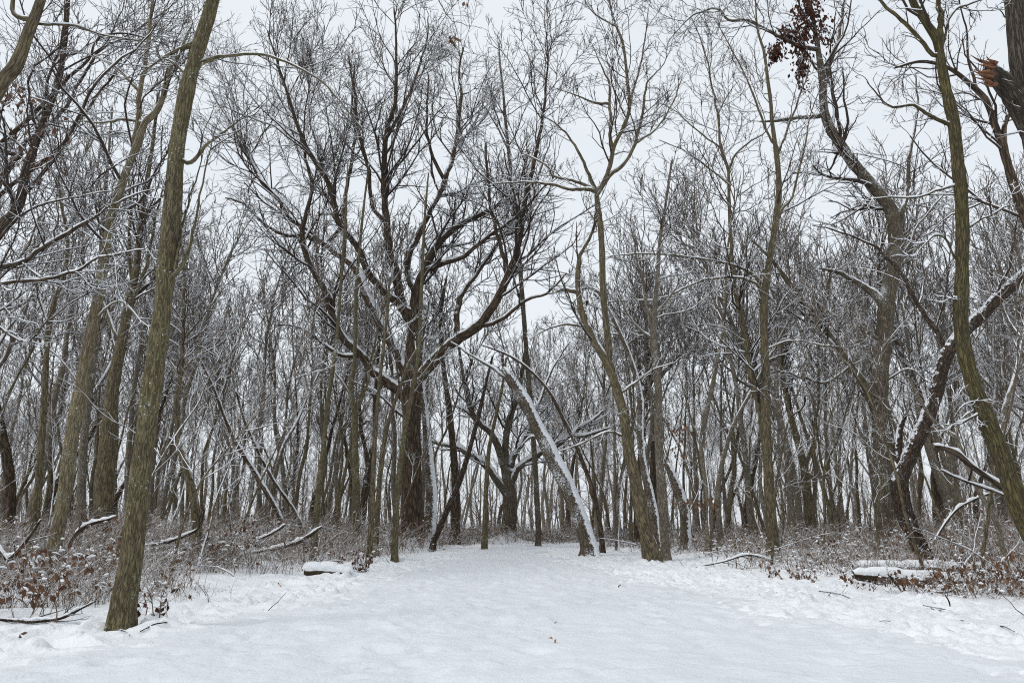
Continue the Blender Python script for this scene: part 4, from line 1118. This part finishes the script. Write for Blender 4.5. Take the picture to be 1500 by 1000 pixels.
# dead branches strewn through the thicket on both sides
for k in range(22):
    left = k % 2 == 0
    y = RNG.uniform(12, 24)
    x = (float(path_l(y)) - RNG.uniform(0.4, 5.5)) if left else (float(path_r(y)) + RNG.uniform(0.4, 5.5))
    L = RNG.uniform(0.8, 2.6); a = RNG.uniform(-0.7, 0.7) + (math.pi if RNG.random() < 0.5 else 0); e = RNG.uniform(0.05, 0.6)
    d = np.array([math.cos(a) * math.cos(e), math.sin(a) * math.cos(e), math.sin(e)])
    p = [np.array([x, y, gz(x, y) + 0.03])]
    for j in range(8):
        p.append(p[-1] + d * L / 8); d = unit(d + RNG.normal(size=3) * 0.13 + np.array([0, 0, -0.03]))
    p = np.array(p); org = p[0].copy(); r = np.linspace(1, 0.35, 9) * RNG.uniform(0.010, 0.022)
    root = empty('dead_branch', tuple(org))
    lab = "snow lined dead branch strewn in the thicket " + ("on the big oak's side" if left else "on the mossy trunk's side")
    tag(root, lab, 'branch', lab)
    p, r = resample(p, r, 16)
    mb = MB(); tubes(mb, p[None], r[None], 7, origin=org, rough=0.06, cap=True)
    A, AR = offshoots(p[None], r[None], np.array([7]), 0.2, 1.0, (0.25, 0.55), 0.15, 1.0, (25, 60), 0.2, 0.02, 6, 0.6, 0.005)
    tubes(mb, A, AR, 5, origin=org)
    mb.build('wood', M['oak'], root)
    sn = MB(); snow_on(sn, p[None], r[None], 7, 1.2, org); sn.build('snow_cover', M['snowcap'], root)

# fallen leaves
for lab, px, py, mt in (("pale tan oak leaf lying alone in the middle of the trail", 812, 949, 'tanleaf'),
                        ("dark curled leaf lying on the trail beyond the pale one", 812, 922, 'darkleaf'),
                        ("tiny dark leaf on the snow of the trail near the forked tree", 907, 863, 'darkleaf'),
                        ("orange leaf on the snow before the snow capped log", 408, 862, 'tanleaf'),
                        ("brown leaf on the snow by the near branch", 27, 940, 'leaf')):
    Y_ = depth_of(px, py); b = P(px, py, Y_)
    mb = MB()
    sz_ = 0.10 if mt != 'darkleaf' else 0.055
    leaves(mb, np.array([[0, 0, 0.03]]), sz_, 0.05)
    leaves(mb, np.array([[0, 0, 0.03]]), sz_ * 0.7, 0.05)
    o = mb.build('fallen_leaf', M[mt]); o.location = (b[0], Y_, gz(b[0], Y_) + 0.045)
    tag(o, lab, 'leaf')
for k in range(46):
    y = 6 + 16 * RNG.random(); s_ = RNG.random() < 0.5
    x = float(path_l(y)) + abs(RNG.normal()) * 0.9 - 0.3 if s_ else float(path_r(y)) - abs(RNG.normal()) * 1.2 + 0.3
    mb = MB(); p0 = np.array([0, 0, 0.0]); a = RNG.uniform(0, 6.28); L = RNG.uniform(0.08, 0.3)
    d = np.array([math.cos(a), math.sin(a), 0.15 if k % 3 else 1.2])
    pts = np.array([p0 + d * L * t + np.array([0, 0, -0.02]) + RNG.normal(size=3) * 0.01 for t in np.linspace(0, 1, 5)])
    tubes(mb, pts[None], np.linspace(0.006, 0.003, 5)[None], 5, cap=True)
    o = mb.build('twig', M['black']); o.location = (x, y, gz(x, y) + 0.02)
    lab = "small dark twig poking from the snow along the " + ("oak side of the trail" if s_ else "mossy trunk side of the trail")
    tag(o, lab, 'twig', lab)
